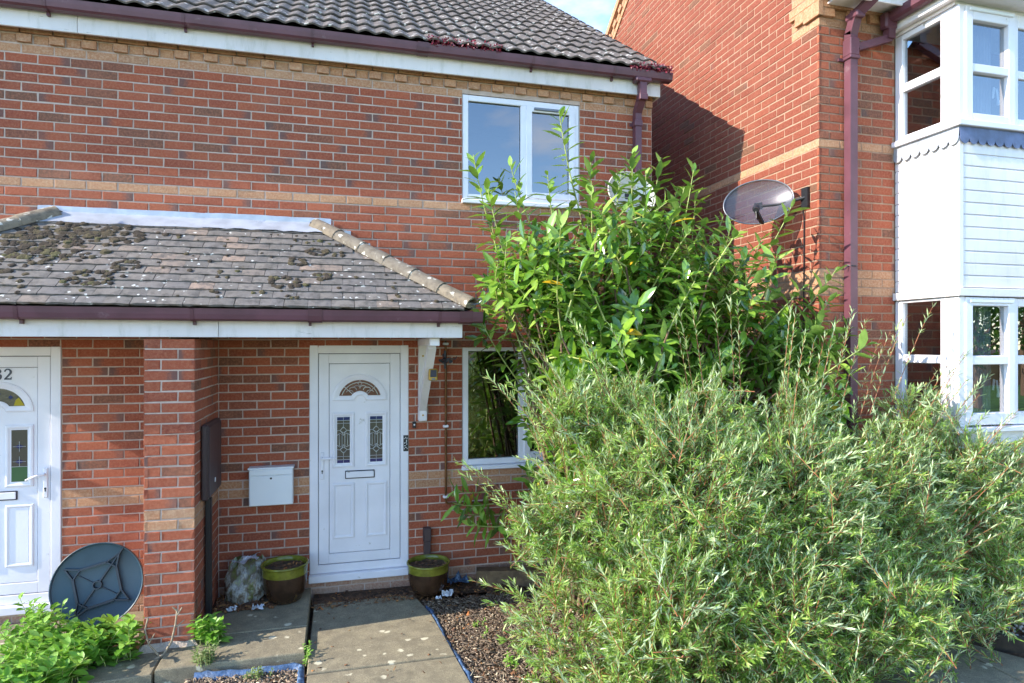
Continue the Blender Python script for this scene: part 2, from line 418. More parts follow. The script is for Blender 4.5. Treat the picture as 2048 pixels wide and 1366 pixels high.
# ------------------------------------------------------------------ mesh helpers
class MB:
    def __init__(s):
        s.v, s.f, s.r, s.uv = [], [], [], []
    def add(s, vs, fs, r=0.0, uv=None):
        o = len(s.v)
        s.v.extend(tuple(p) for p in vs)
        for i, f in enumerate(fs):
            s.f.append(tuple(a + o for a in f))
            s.r.append(r)
            s.uv.append(uv[i] if uv else None)
        return s
    def box(s, x0, x1, y0, y1, z0, z1, r=0.0):
        vs = [(x, y, z) for z in (z0, z1) for y in (y0, y1) for x in (x0, x1)]
        return s.add(vs, [(0, 2, 3, 1), (4, 5, 7, 6), (0, 1, 5, 4), (2, 6, 7, 3), (0, 4, 6, 2), (1, 3, 7, 5)], r)
    def cbox(s, x0, x1, y0, y1, z0, z1, b=0.004, r=0.0):
        """box with chamfered edges on all sides"""
        vs, ids = [], {}
        X, Y, Z = (x0, x1), (y0, y1), (z0, z1)
        for i in (0, 1):
            for j in (0, 1):
                for k in (0, 1):
                    sx, sy, sz = (b if i == 0 else -b), (b if j == 0 else -b), (b if k == 0 else -b)
                    ids[i, j, k, 'x'] = len(vs); vs.append((X[i], Y[j] + sy, Z[k] + sz))
                    ids[i, j, k, 'y'] = len(vs); vs.append((X[i] + sx, Y[j], Z[k] + sz))
                    ids[i, j, k, 'z'] = len(vs); vs.append((X[i] + sx, Y[j] + sy, Z[k]))
        I = lambda i, j, k, a: ids[i, j, k, a]
        fs = []
        for a in (0, 1):
            q = [(0, 0), (0, 1), (1, 1), (1, 0)]
            fs.append([I(a, p[0], p[1], 'x') for p in (q[::-1] if a else q)][::1])
            fs.append([I(p[0], a, p[1], 'y') for p in (q if a else q[::-1])])
            fs.append([I(p[0], p[1], a, 'z') for p in (q[::-1] if a else q)])
        for a in (0, 1):
            for c in (0, 1):
                fs.append([I(a, c, 0, 'x'), I(a, c, 1, 'x'), I(a, c, 1, 'y'), I(a, c, 0, 'y')])
                fs.append([I(a, 0, c, 'x'), I(a, 1, c, 'x'), I(a, 1, c, 'z'), I(a, 0, c, 'z')])
                fs.append([I(0, a, c, 'y'), I(1, a, c, 'y'), I(1, a, c, 'z'), I(0, a, c, 'z')])
        for i in (0, 1):
            for j in (0, 1):
                for k in (0, 1):
                    fs.append([I(i, j, k, 'x'), I(i, j, k, 'y'), I(i, j, k, 'z')])
        return s.add(vs, fs, r)
    def obox(s, c, ax, ay, az, r=0.0):
        c, ax, ay, az = map(Vector, (c, ax, ay, az))
        vs = [c + i * ax + j * ay + k * az for k in (-1, 1) for j in (-1, 1) for i in (-1, 1)]
        return s.add(vs, [(0, 2, 3, 1), (4, 5, 7, 6), (0, 1, 5, 4), (2, 6, 7, 3), (0, 4, 6, 2), (1, 3, 7, 5)], r)
    def bar(s, a, b, w, h, up=(0, 0, 1), r=0.0):
        a, b = Vector(a), Vector(b)
        d = b - a
        u = Vector(up)
        sd = d.cross(u)
        if sd.length < 1e-6:
            sd = d.cross(Vector((1, 0, 0)))
        sd.normalize()
        u = sd.cross(d).normalized()
        return s.obox((a + b) / 2, d / 2, sd * w / 2, u * h / 2, r)
    def tube(s, pts, r, n=8, cap=True, rnd=0.0):
        pts = [Vector(p) for p in pts]
        rs = r if isinstance(r, (list, tuple)) else [r] * len(pts)
        prev = None
        vs = []
        for i, p in enumerate(pts):
            d = (pts[min(i + 1, len(pts) - 1)] - pts[max(i - 1, 0)])
            if d.length < 1e-9: d = Vector((0, 0, 1))
            d.normalize()
            if prev is None:
                a = d.cross(Vector((0, 0, 1)))
                if a.length < 0.05: a = d.cross(Vector((1, 0, 0)))
            else:
                a = prev - d * prev.dot(d)
            a.normalize(); prev = a
            b = d.cross(a)
            for k in range(n):
                t = 2 * math.pi * k / n
                vs.append(p + (a * math.cos(t) + b * math.sin(t)) * rs[i])
        fs = []
        for i in range(len(pts) - 1):
            for k in range(n):
                fs.append((i * n + k, i * n + (k + 1) % n, (i + 1) * n + (k + 1) % n, (i + 1) * n + k))
        if cap:
            fs.append(tuple(range(n))[::-1]); fs.append(tuple(range((len(pts) - 1) * n, len(pts) * n)))
        return s.add(vs, fs, rnd)
    def lathe(s, prof, c, n=32, r=0.0):
        vs, fs = [], []
        for (rad, z) in prof:
            for k in range(n):
                t = 2 * math.pi * k / n
                vs.append((c[0] + rad * math.cos(t), c[1] + rad * math.sin(t), c[2] + z))
        for i in range(len(prof) - 1):
            for k in range(n):
                fs.append((i * n + k, i * n + (k + 1) % n, (i + 1) * n + (k + 1) % n, (i + 1) * n + k))
        return s.add(vs, fs, r)
    def prism(s, poly, fn, d0, d1, r=0.0):
        """poly: 2-D outline; fn(u, v, d) -> 3-D point"""
        n = len(poly)
        vs = [fn(u, v, d0) for u, v in poly] + [fn(u, v, d1) for u, v in poly]
        fs = [tuple(range(n))[::-1], tuple(range(n, 2 * n))]
        fs += [(i, (i + 1) % n, n + (i + 1) % n, n + i) for i in range(n)]
        return s.add(vs, fs, r)
    def build(s, name, mat, parent=None, smooth=False, kind=None, stuff=False):
        me = bpy.data.meshes.new(name)
        off = wofs(parent)
        me.from_pydata([(p[0] - off[0], p[1] - off[1], p[2] - off[2]) for p in s.v], [], s.f)
        me.materials.append(M[mat] if isinstance(mat, str) else mat)
        if any(s.r):
            a = me.attributes.new('rnd', 'FLOAT', 'FACE')
            a.data.foreach_set('value', s.r)
        if any(u is not None for u in s.uv):
            ul = me.uv_layers.new(name='UVMap')
            flat = []
            for f, u in zip(s.f, s.uv):
                for q in (u if u is not None else [(0.5, 0.5)] * len(f)):
                    flat.extend(q)
            ul.data.foreach_set('uv', flat)
        if smooth:
            me.polygons.foreach_set('use_smooth', [True] * len(me.polygons))
        return link(name, me, parent, stuff)

def wofs(o):
    x = Vector((0, 0, 0))
    while o is not None:
        x += o.location
        o = o.parent
    return x

def link(name, data, parent=None, stuff=False):
    o = bpy.data.objects.new(name, data)
    COL.objects.link(o)
    if parent is not None: o.parent = parent
    if stuff: o['kind'] = 'stuff'
    return o

def thing(name, label, cat, loc=(0, 0, 0), group=None):
    o = bpy.data.objects.new(name, None)
    o.empty_display_size = 0.2
    COL.objects.link(o)
    o.location = loc
    tag(o, label, cat, group)
    return o

def tag(o, label, cat, group=None):
    o['label'] = label
    o['category'] = cat
    if group: o['group'] = group
    return o

def structure(o):
    o['kind'] = 'structure'
    return o

def bend_smooth(o, ang=40):
    me = o.data
    me.polygons.foreach_set('use_smooth', [True] * len(me.polygons))
    try:
        me.set_sharp_from_angle(angle=R(ang))
    except Exception:
        pass
    return o

# ------------------------------------------------------------------ bricks
CH, BL, JT = 0.076, 0.228, 0.0105
def brick_template(L, seed):
    """front face at y=0 looking to -y, chamfered and slightly uneven, 18 mm deep stub"""
    rr = random.Random(seed)
    j = lambda a: rr.uniform(-a, a)
    hx, hz, c = L / 2, (CH - JT) / 2, 0.0035
    vs = []
    for y, dx, dz in ((0.0, c, c), (c, 0, 0), (0.024, 0, 0)):
        for sx, sz in ((-1, -1), (1, -1), (1, 1), (-1, 1)):
            vs.append((sx * (hx - dx) + (j(0.0022) if y < 0.02 else 0), y + (j(0.0014) if y < 0.01 else 0), sz * (hz - dz) + (j(0.0016) if y < 0.02 else 0)))
    fs = [(0, 1, 2, 3)]
    for a in (0, 4):
        for k in range(4):
            fs.append((a + k, a + 4 + k, a + 4 + (k + 1) % 4, a + (k + 1) % 4))
    uvs = [[((vs[i][0] + hx) / (2 * hx), (vs[i][2] + hz) / (2 * hz)) for i in f] for f in fs]
    return vs, fs, uvs
TPL = {'s': [brick_template(BL - JT, i) for i in range(6)], 'h': [brick_template(0.11 - 0.004, 20 + i) for i in range(4)]}
BMESH = {}
def brick_mesh(kind, i, mat):
    key = (kind, i, mat)
    if key not in BMESH:
        vs, fs, uvs = TPL[kind][i]
        me = bpy.data.meshes.new('brick')
        me.from_pydata(vs, [], fs)
        me.materials.append(M[mat])
        ul = me.uv_layers.new(name='UVMap')
        ul.data.foreach_set('uv', [q for f in uvs for p in f for q in p])
        BMESH[key] = me
    return BMESH[key]

class Brickwork:
    """collects bricks of one building: (part, centre, rotation about z, length, material, protrusion)"""
    def __init__(s): s.b = []
    def course(s, part, u0, u1, z, phase, place, mat, holes=(), proud=0.0, L=BL, vis=1.0, rot=0.0):
        """a course between u0 and u1; joints fall at phase + k*L; holes are (ua, ub, za, zb)"""
        spans = [(u0, u1)]
        zm = z + CH / 2
        for (a, b, za, zb) in holes:
            if za < zm < zb:
                ns = []
                for p, q in spans:
                    if b <= p or a >= q: ns.append((p, q)); continue
                    if a > p: ns.append((p, a))
                    if b < q: ns.append((b, q))
                spans = ns
        for p, q in spans:
            k = math.floor((p - phase) / L)
            while True:
                a, b = phase + k * L, phase + (k + 1) * L
                k += 1
                if a >= q - 1e-6: break
                a2, b2 = max(a, p), min(b, q)
                # cut bricks keep the joint only on their uncut sides
                ln = b2 - a2 - JT
                if ln < 0.018: continue
                cu = (a2 + b2) / 2
                pos, normal = place(cu, proud + random.uniform(-0.0016, 0.0016))
                s.b.append((part, (pos[0], pos[1], zm + random.uniform(-.001, .001)), rot, ln, mat, vis(cu) if callable(vis) else vis, normal))
    def finish(s, parts, limit, stuff_names):
        scored = []
        for i, (part, p, rot, ln, mat, vis, nr) in enumerate(s.b):
            q = cam_px(*p)
            a = 0.0
            if q and -30 < q[0] < 2078 and -20 < q[1] < 1386 and vis > 0:
                v = (p[0] - CAM[0], p[1] - CAM[1])
                d = math.hypot(*v)
                cosn = -(v[0] * nr[0] + v[1] * nr[1]) / d
                a = ln * max(0, cosn) / q[2] ** 2 * vis
            scored.append((a, i))
        scored.sort(reverse=True)
        top = {i for a, i in scored[:limit] if a > 0}
        rest = {}
        for i, (part, p, rot, ln, mat, vis, nr) in enumerate(s.b):
            kind = 's' if ln > 0.15 else 'h'
            base = BL - JT if kind == 's' else 0.106
            vi = i % len(TPL[kind])
            if i in top:
                o = bpy.data.objects.new('brick', brick_mesh(kind, vi, mat))
                COL.objects.link(o)
                o.parent = parts[part]
                o.location = Vector(p) - wofs(parts[part])
                o.rotation_euler = (random.gauss(0, .004), random.gauss(0, .004), rot + random.gauss(0, .004))
                o.scale = (ln / base, 1, 1)
            else:
                mb = rest.setdefault((part, mat), MB())
                c, sn = math.cos(rot), math.sin(rot)
                vs, fs, uvs = TPL[kind][vi]
                k = ln / base
                mb.add([(p[0] + x * k * c - y * sn, p[1] + x * k * sn + y * c, p[2] + z) for x, y, z in vs], fs, random.random() + 1e-4, uvs)
        for (part, mat), mb in rest.items():
            mb.build('brickwork', mat, parts[part], stuff=True)

def plate(mb, u0, u1, z0, z1, holes, fn):
    us = sorted({u0, u1, *[h[0] for h in holes], *[h[1] for h in holes]})
    zs = sorted({z0, z1, *[h[2] for h in holes], *[h[3] for h in holes]})
    us = [u for u in us if u0 <= u <= u1]; zs = [z for z in zs if z0 <= z <= z1]
    for a, b in zip(us, us[1:]):
        for c, d in zip(zs, zs[1:]):
            um, zm = (a + b) / 2, (c + d) / 2
            if any(h[0] < um < h[1] and h[2] < zm < h[3] for h in holes): continue
            mb.add([fn(a, c), fn(b, c), fn(b, d), fn(a, d)], [(0, 1, 2, 3)])

# ------------------------------------------------------------------ ground
mb = MB()
N = 60
xs = sorted(set([-400, -150, -60, -30, -15] + list(np.linspace(-8, 12, 41)) + [20, 40, 80, 200, 400]))
ys = sorted(set([-400, -150, -60, -30, -15] + list(np.linspace(-9, 9, 37)) + [15, 30, 60, 150, 400]))
def ground_z(x, y):
    return -0.2
vs = [(x, y, -0.2) for y in ys for x in xs]
fs = [(j * len(xs) + i, j * len(xs) + i + 1, (j + 1) * len(xs) + i + 1, (j + 1) * len(xs) + i) for j in range(len(ys) - 1) for i in range(len(xs) - 1)]
structure(mb.add(vs, fs).build('ground', 'soil'))
mb = MB(); mb.add([(-60, -9, -0.16), (60, -9, -0.16), (60, -4.3, -0.16), (-60, -4.3, -0.16)], [(0, 1, 2, 3)])
structure(mb.build('pavement', 'paving_slab'))
mb = MB(); mb.add([(-60, -80, -0.15), (60, -80, -0.15), (60, -9.02, -0.15), (-60, -9.02, -0.15)], [(0, 1, 2, 3)])
structure(mb.build('lawn', 'lawn'))

# paving: each slab is a piece of the path
pathroot = structure(link('path', None))
def slab(poly, z0, z1, tilt=0.0):
    m = MB()
    cx = sum(p[0] for p in poly) / len(poly); cy = sum(p[1] for p in poly) / len(poly)
    n = len(poly)
    b = 0.008
    ins = []
    for p in poly:
        d = Vector((cx - p[0], cy - p[1])); d.normalize()
        ins.append((p[0] + d.x * b, p[1] + d.y * b))
    zz = lambda p: z1 + tilt * (p[1] - cy)
    vs = [(p[0], p[1], z0) for p in poly] + [(p[0], p[1], zz(p) - b) for p in poly] + [(p[0], p[1], zz(p)) for p in ins]
    fs = [(i, (i + 1) % n, n + (i + 1) % n, n + i) for i in range(n)] + [(n + i, n + (i + 1) % n, 2 * n + (i + 1) % n, 2 * n + i) for i in range(n)] + [tuple(range(2 * n, 3 * n))]
    m.add(vs, fs)
    return m.build('paving_slab', 'paving_slab', pathroot)
g = 0.006
slab([(-0.235, -1.125), (0.74, -1.125), (0.70, -0.72), (0.60, -0.28), (-0.235, -0.28)], -0.2, -0.092, 0.004)
slab([(-0.232, -1.46), (0.768, -1.46), (0.742, -1.133), (-0.235, -1.133)], -0.2, -0.088)
slab([(-0.225, -2.35), (0.85, -2.35), (0.77, -1.468), (-0.23, -1.468)], -0.2, -0.092, -0.004)
slab([(-0.225, -3.25), (0.93, -3.25), (0.852, -2.36), (-0.225, -2.36)], -0.2, -0.088)
slab([(-0.225, -4.2), (1.0, -4.2), (0.935, -3.26), (-0.225, -3.26)], -0.2, -0.09)
slab([(-1.02, -0.80), (-0.262, -0.80), (-0.268, -0.03), (-1.02, -0.03)], -0.2, -0.04)
slab([(-1.20, -1.24), (-0.258, -1.24), (-0.262, -0.81), (-1.02, -0.81), (-1.02, -0.93), (-1.20, -0.93)], -0.2, -0.044)
slab([(-2.2, -1.32), (-1.215, -1.26), (-1.215, -0.92), (-2.2, -0.92)], -0.2, -0.06)
slab([(-2.2, -0.91), (-1.37, -0.91), (-1.37, -0.02), (-2.2, -0.02)], -0.2, -0.1)
slab([(-3.1, -0.91), (-2.21, -0.91), (-2.21, -0.02), (-3.1, -0.02)], -0.2, -0.105)
slab([(-3.2, -1.9), (-2.21, -1.9), (-2.21, -0.92), (-3.2, -0.92)], -0.2, -0.07)
# neighbour's shaded path at the right
slab([(4.30, -3.0), (5.25, -3.55), (4.62, -2.50), (4.30, -1.95)], -0.2, -0.10)
slab([(3.3, -2.6), (4.29, -3.0), (4.29, -1.95), (3.4, -1.75)], -0.2, -0.102)

# ------------------------------------------------------------------ house with the white doors
A = thing('semi_detached_house', 'red brick semi-detached house with white front doors under a shared tiled porch roof', 'house', (-1.19, 0, -0.2))
ZA = 0.78
mz = lambda m: ZA + CH * m
DOOR_R = (-0.283, 0.583, 0.0, 2.1)
DOOR_L = (-3.065, -2.197, -0.02, 2.088)
WIN_LO = (1.088, 2.26, 0.925, 2.1)
WIN_UP = (1.088, 2.26, 3.435, 4.468)
AX0, AX1 = -5.45, 3.045
holesA = [DOOR_R, DOOR_L, WIN_LO, WIN_UP]
mb = MB()
MY = 0.0045
plate(mb, AX0, AX1, -0.3, 4.9, holesA, lambda u, z: (u, MY, z))
for (a, b, c, d) in holesA:   # reveals
    for (p, q) in (((a, c), (a, d)), ((a, d), (b, d)), ((b, d), (b, c)), ((b, c), (a, c))):
        mb.add([(p[0], MY, p[1]), (q[0], MY, q[1]), (q[0], 0.11, q[1]), (p[0], 0.11, p[1])], [(0, 1, 2, 3)])
RS = 0.69                       # roof slope
zr = lambda y: 4.80 + RS * (y + 0.22)
yb, yr = 8.6, 4.19
for x in (AX0, AX1):
    mb.add([(x, MY, -0.3), (x, yb, -0.3), (x, yb, 4.7), (x, yr, zr(yr) - 0.08), (x, MY, 4.88)], [(0, 1, 2, 3, 4)])
mb.add([(AX0, yb, -0.3), (AX1, yb, -0.3), (AX1, yb, 4.75), (AX0, yb, 4.75)], [(0, 1, 2, 3)])
wallA = mb.build('wall', 'mortar', A)
mb = MB()
PX0, PX1, PY = -1.356, -1.028, -0.9
mb.box(PX0 + 0.0045, PX1 - 0.0045, PY + 0.0045, MY - 0.002, -0.3, 2.14)
pierA = mb.build('pier', 'mortar', A)
mb = MB()   # rough mortar haunch at the foot of the pier
prof = [(-0.03, -0.06), (1.0, -0.01)]
n = 14
vs, fs = [], []
for ring, (e, z) in enumerate(((0.05, -0.1), (0.035, -0.05), (0.006, -0.012))):
    for (cx, cy) in [(PX0 - e, PY + 0.5), (PX0 - e, PY - e), *[(PX0 + (PX1 - PX0) * k / 6, PY - e) for k in range(1, 6)], (PX1 + e, PY - e), (PX1 + e, PY + 0.2), (PX1 + e, PY + 0.5)]:
        vs.append((cx + random.uniform(-.006, .006), cy + random.uniform(-.006, .006), z + random.uniform(-.008, .008)))
k = len(vs) // 3
for r_ in range(2):
    for i in range(k - 1):
        fs.append((r_ * k + i, r_ * k + i + 1, (r_ + 1) * k + i + 1, (r_ + 1) * k + i))
mb.add(vs, fs).build('haunch', 'rough_mortar', pierA)

bw = Brickwork()
for m in range(-14, 52):
    z = mz(m)
    if z > 4.66: break
    ph = 0.14 * BL if m % 2 == 0 else 0.64 * BL
    if m < 30: ph = 0.34 * BL + (0.5 * BL if m % 2 == 0 else 0)
    mat = 'buff_brick' if m in (0, 1, 34, 48, 49, 50) else ('pale_plinth_brick' if m < -10 else 'red_brick')
    def fl(u, pr): return ((u, -pr, 0), (0, -1))
    # split the run so bricks hidden by the shrubs are left to the joined mesh
    cuts = [(AX0, AX1, (lambda u, z=z: 1.0 if -2.9 < u and (u < 1.1 or z > 3.4) else 0.0))]
    hid = [(PX0, PX1, -1, 2.14)]
    if 19 <= m <= 31: hid.append((-3.0 if False else -2.1, -0.4, 2.36, 3.03)); 
    for a, b, v in cuts:
        hh = holesA + hid
        if m == 49:
            kk = math.floor(a / (BL / 2))
            bw.course('wall', a, b, z, 0.0, fl, mat, hh, 0.0, BL / 2, v)
            continue
        bw.course('wall', a, b, z, ph, fl, mat, hh, 0.002 if m == 50 else 0, BL, v)
# every second brick of the header course stands proud
nb = []
for e in bw.b:
    if abs(e[1][2] - (mz(49) + CH / 2)) < 2e-3 and round(e[1][0] / (BL / 2) - 0.5) % 2 == 0:
        e = (e[0], (e[1][0], e[1][1] - 0.026, e[1][2]), *e[2:])
    elif abs(e[1][2] - (mz(50) + CH / 2)) < 2e-3:
        e = (e[0], (e[1][0], e[1][1] - 0.026, e[1][2]), *e[2:])
    nb.append(e)
bw.b = nb
for m in range(-11, 18):
    z = mz(m)
    mat = 'buff_brick' if m in (0, 1) else 'red_brick'
    odd = m % 2
    x_ = PX0 + 0.1095 if odd else PX0 + 0.2185
    a0, a1 = PX0 - JT / 2, PX1 + JT / 2
    fl = lambda u, pr: ((u, PY - pr, 0), (0, -1))
    bw.course('pier', a0, x_, z, a0, fl, mat, (), 0, 1.0)
    bw.course('pier', x_, a1, z, x_, fl, mat, (), 0, 1.0)
    fr = lambda u, pr: ((PX1 + pr, u, 0), (1, 0))
    bw.course('pier', PY - JT / 2, 0.0, z, PY - JT / 2 - (0 if odd else BL / 2), fr, mat, (), 0, BL, 1.0, R(90))
    fll = lambda u, pr: ((PX0 - pr, u, 0), (-1, 0))
    bw.course('pier', PY - JT / 2, 0.0, z, PY - JT / 2 - (BL / 2 if odd else 0), fll, mat, (), 0, BL, 0.0, R(-90))
bw.finish({'wall': wallA, 'pier': pierA}, 300, None)
# right gable end bricks (joined)
bg_ = Brickwork()
for m in range(-14, 90):
    z = mz(m)
    y1 = yb if z < 4.7 else (yb - (z - 4.7) / 0.67)
    y0 = 0.0 if z < 4.8 else (z - 4.80) / RS - 0.1
    if y1 - y0 < 0.3: break
    bg_.course('wall', y0, y1, z, 0.5 * BL * (m % 2), lambda u, pr: ((AX1 + pr, u, 0), (1, 0)), 'red_brick', (), 0, BL, 0.0, R(90))
bg_.finish({'wall': wallA}, 0, None)

# --- main roof
roofA = MB()
roofA.add([(AX0 - 0.1, -0.16, zr(-0.16) - 0.03), (AX1 + 0.05, -0.16, zr(-0.16) - 0.03), (AX1 + 0.05, yr, zr(yr) - 0.03), (AX0 - 0.1, yr, zr(yr) - 0.03),
           (AX1 + 0.05, yb + 0.2, 4.6), (AX0 - 0.1, yb + 0.2, 4.6)], [(0, 1, 2, 3), (3, 2, 4, 5)])
roofA = roofA.build('roof', 'roof_underlay', A)
def pantile_template(seed, n=14):
    rr = random.Random(seed)
    Wd, Ln, th = 0.305, 0.405, 0.013
    def h(t):   # two rolls across the tile
        q = (t * 2) % 1.0
        return 0.021 * (0.5 - 0.5 * math.cos(2 * math.pi * q)) ** 0.8 + 0.003 * math.sin(2 * math.pi * q)
    vs, fs = [], []
    for (v, lift, d) in ((0, 0.0225, -th), (0, 0.0225, 0), (0.006, 0.025, 0.001), (Ln, 0.0, 0.0)):
        for i in range(n + 1):
            t = i / n
            vs.append((t * Wd, v + rr.uniform(-.001, .001), h(t) + lift + d))
    for a in range(3):
        for i in range(n):
            fs.append((a * (n + 1) + i, a * (n + 1) + i + 1, (a + 1) * (n + 1) + i + 1, (a + 1) * (n + 1) + i))
    s_ = (n + 1)
    fs.append((n, s_ + n, 2 * s_ + n, 3 * s_ + n))
    return vs, fs
PT = [pantile_template(i) for i in range(4)]
PM = []
for vs, fs in PT:
    me = bpy.data.meshes.new('pantile'); me.from_pydata(vs, [], fs); me.materials.append(M['pantile']); PM.append(me)
sl_ = math.hypot(1, RS)
up = Vector((0, 1 / sl_, RS / sl_)); nrm_ = Vector((0, -RS / sl_, 1 / sl_))
GA = 0.345
cand = []
for r_ in range(15):
    for k in range(29):
        x = AX1 + 0.085 - 0.3 * (k + 1) + (0.0)
        o = Vector((x, -0.205, zr(-0.205))) + up * (GA * r_)
        c = o + up * 0.17 + Vector((0.15, 0, 0))
        vis = in_view(c, 60)
        q = cam_px(*c)
        cand.append((q[2] if vis else 99, r_, k, o))
cand.sort(key=lambda e: e[0])
rest = MB()
rotx = Matrix((Vector((1, 0, 0)), up, nrm_)).transposed().to_4x4()
for i, (d_, r_, k, o) in enumerate(cand):
    jit = Matrix.Rotation(random.uniform(-.006, .006), 4, 'Z') @ Matrix.Rotation(random.uniform(-.006, .006), 4, 'X')
    mt = Matrix.Translation(o) @ rotx @ jit
    if i < 300 and d_ < 90:
        ob = bpy.data.objects.new('pantile', PM[i % 4]); COL.objects.link(ob)
        ob.parent = roofA
        ob.matrix_local = Matrix.Translation(-wofs(roofA)) @ mt
    else:
        vs, fs = PT[i % 4]
        rest.add([mt @ Vector(p) for p in vs], fs, random.random() + 1e-4)
rest.build('pantile_covering', 'pantile', roofA, stuff=True)
# verge mortar strip
mb = MB()
for a, b in ((-0.2, yr),):
    p0, p1 = Vector((AX1 + 0.05, a, zr(a) - 0.025)), Vector((AX1 + 0.05, b, zr(b) - 0.025))
    mb.bar(p0, p1, 0.06, 0.045, nrm_)
mb.build('verge', 'rough_mortar', roofA)

# --- upper fascia and gutter
FX1 = 3.087
mb = MB()
mb.cbox(AX0 - 0.1, -2.05, -0.1, -0.078, 4.592, 4.775, 0.003)
mb.cbox(-2.047, FX1, -0.1, -0.078, 4.592, 4.775, 0.003)
mb.box(AX0 - 0.1, FX1, -0.077, -0.003, 4.668, 4.69)
mb.cbox(FX1 - 0.022, FX1, -0.077, 0.12, 4.592, 4.775, 0.003)
mb.build('fascia', 'weathered_white_paint', A)

def gutter(name, x0, x1, yback, z0, parent, mat, brackets, unions, h=0.078, d=0.112, endcap=True):
    prof = [(0.0, h + 0.004), (0.0, 0.02), (-0.02, 0.0), (-0.078, 0.0), (-0.098, 0.012), (-0.106, 0.045), (-0.112, h), (-0.106, h), (-0.101, 0.046), (-0.094, 0.016), (-0.076, 0.006), (-0.022, 0.006), (-0.006, 0.022), (-0.006, h + 0.004)]
    prof = [(p * d / 0.112, q) for p, q in prof]
    m = MB()
    fn = lambda u, v, x: (x, yback + u, z0 + v)
    nn = len(prof)
    vs = [fn(u, v, x0) for u, v in prof] + [fn(u, v, x1) for u, v in prof]
    m.add(vs, [(i, (i + 1) % nn, nn + (i + 1) % nn, nn + i) for i in range(nn)])
    if endcap:
        for xe in (x0, x1):
            m.prism(prof[:7], fn, xe - 0.002, xe + 0.003)
    gt = m.build(name, mat, parent)
    for x in brackets:
        b = MB()
        o2 = [(p[0] * 1.0 + (-0.004 if p[0] < -0.05 else 0), p[1] - 0.004) for p in prof[:7]]
        fn2 = lambda u, v, xx: (xx, yback + u, z0 + v)
        inn = [(p[0] + 0.003, p[1] + 0.003) for p in o2]
        b.prism(o2 + inn[::-1], fn2, x - 0.012, x + 0.012)
        b.box(x - 0.01, x + 0.01, yback - 0.03, yback - 0.001, z0 - 0.03, z0 - 0.002)
        b.build('gutter_bracket', 'dark_maroon_plastic', gt)
    for x in unions:
        b = MB()
        o2 = [(p[0] + (-0.006 if p[0] < -0.05 else 0.0), p[1] - 0.006 + (0.008 if i == 6 else 0)) for i, p in enumerate(prof[:7])]
        inn = [(p[0] + 0.004, p[1] + 0.003) for p in o2]
        fn2 = lambda u, v, xx: (xx, yback + u, z0 + v)
        b.prism(o2 + inn[::-1], fn2, x - 0.05, x + 0.05)
        b.build('gutter_union', 'dark_maroon_plastic', gt)
    return gt
gutter('gutter', AX0 - 0.1, 3.165, -0.102, 4.722, A, 'maroon_plastic', [-3.3, -2.24, -1.257, -0.252, 1.725, 2.55], [0.693])

# downpipe of this house: outlet, swan neck, pipe
DX = 2.86
mb = MB()
def sq(pts, w):
    for a, b in zip(pts, pts[1:]):
        mb.bar(a, b, w, w, (0, 1, 0.001))
mb.cbox(DX - 0.085, DX + 0.085, -0.205, -0.105, 4.69, 4.735, 0.01)
sq([(DX, -0.155, 4.70), (DX, -0.155, 4.545)], 0.07)
sq([(DX, -0.155, 4.56), (DX, -0.05, 4.44)], 0.07)
sq([(DX, -0.046, 4.46), (DX, -0.046, 0.0)], 0.066)
for z in (4.545, 4.32, 2.6, 1.0):
    mb.cbox(DX - 0.043, DX + 0.043, -0.2 if z > 4.5 else -0.088, -0.11 if z > 4.5 else -0.004, z - 0.03, z + 0.03, 0.005)
mb.box(DX - 0.065, DX + 0.065, -0.012, -0.004, 4.305, 4.335)
mb.build('downpipe', 'maroon_plastic', A)

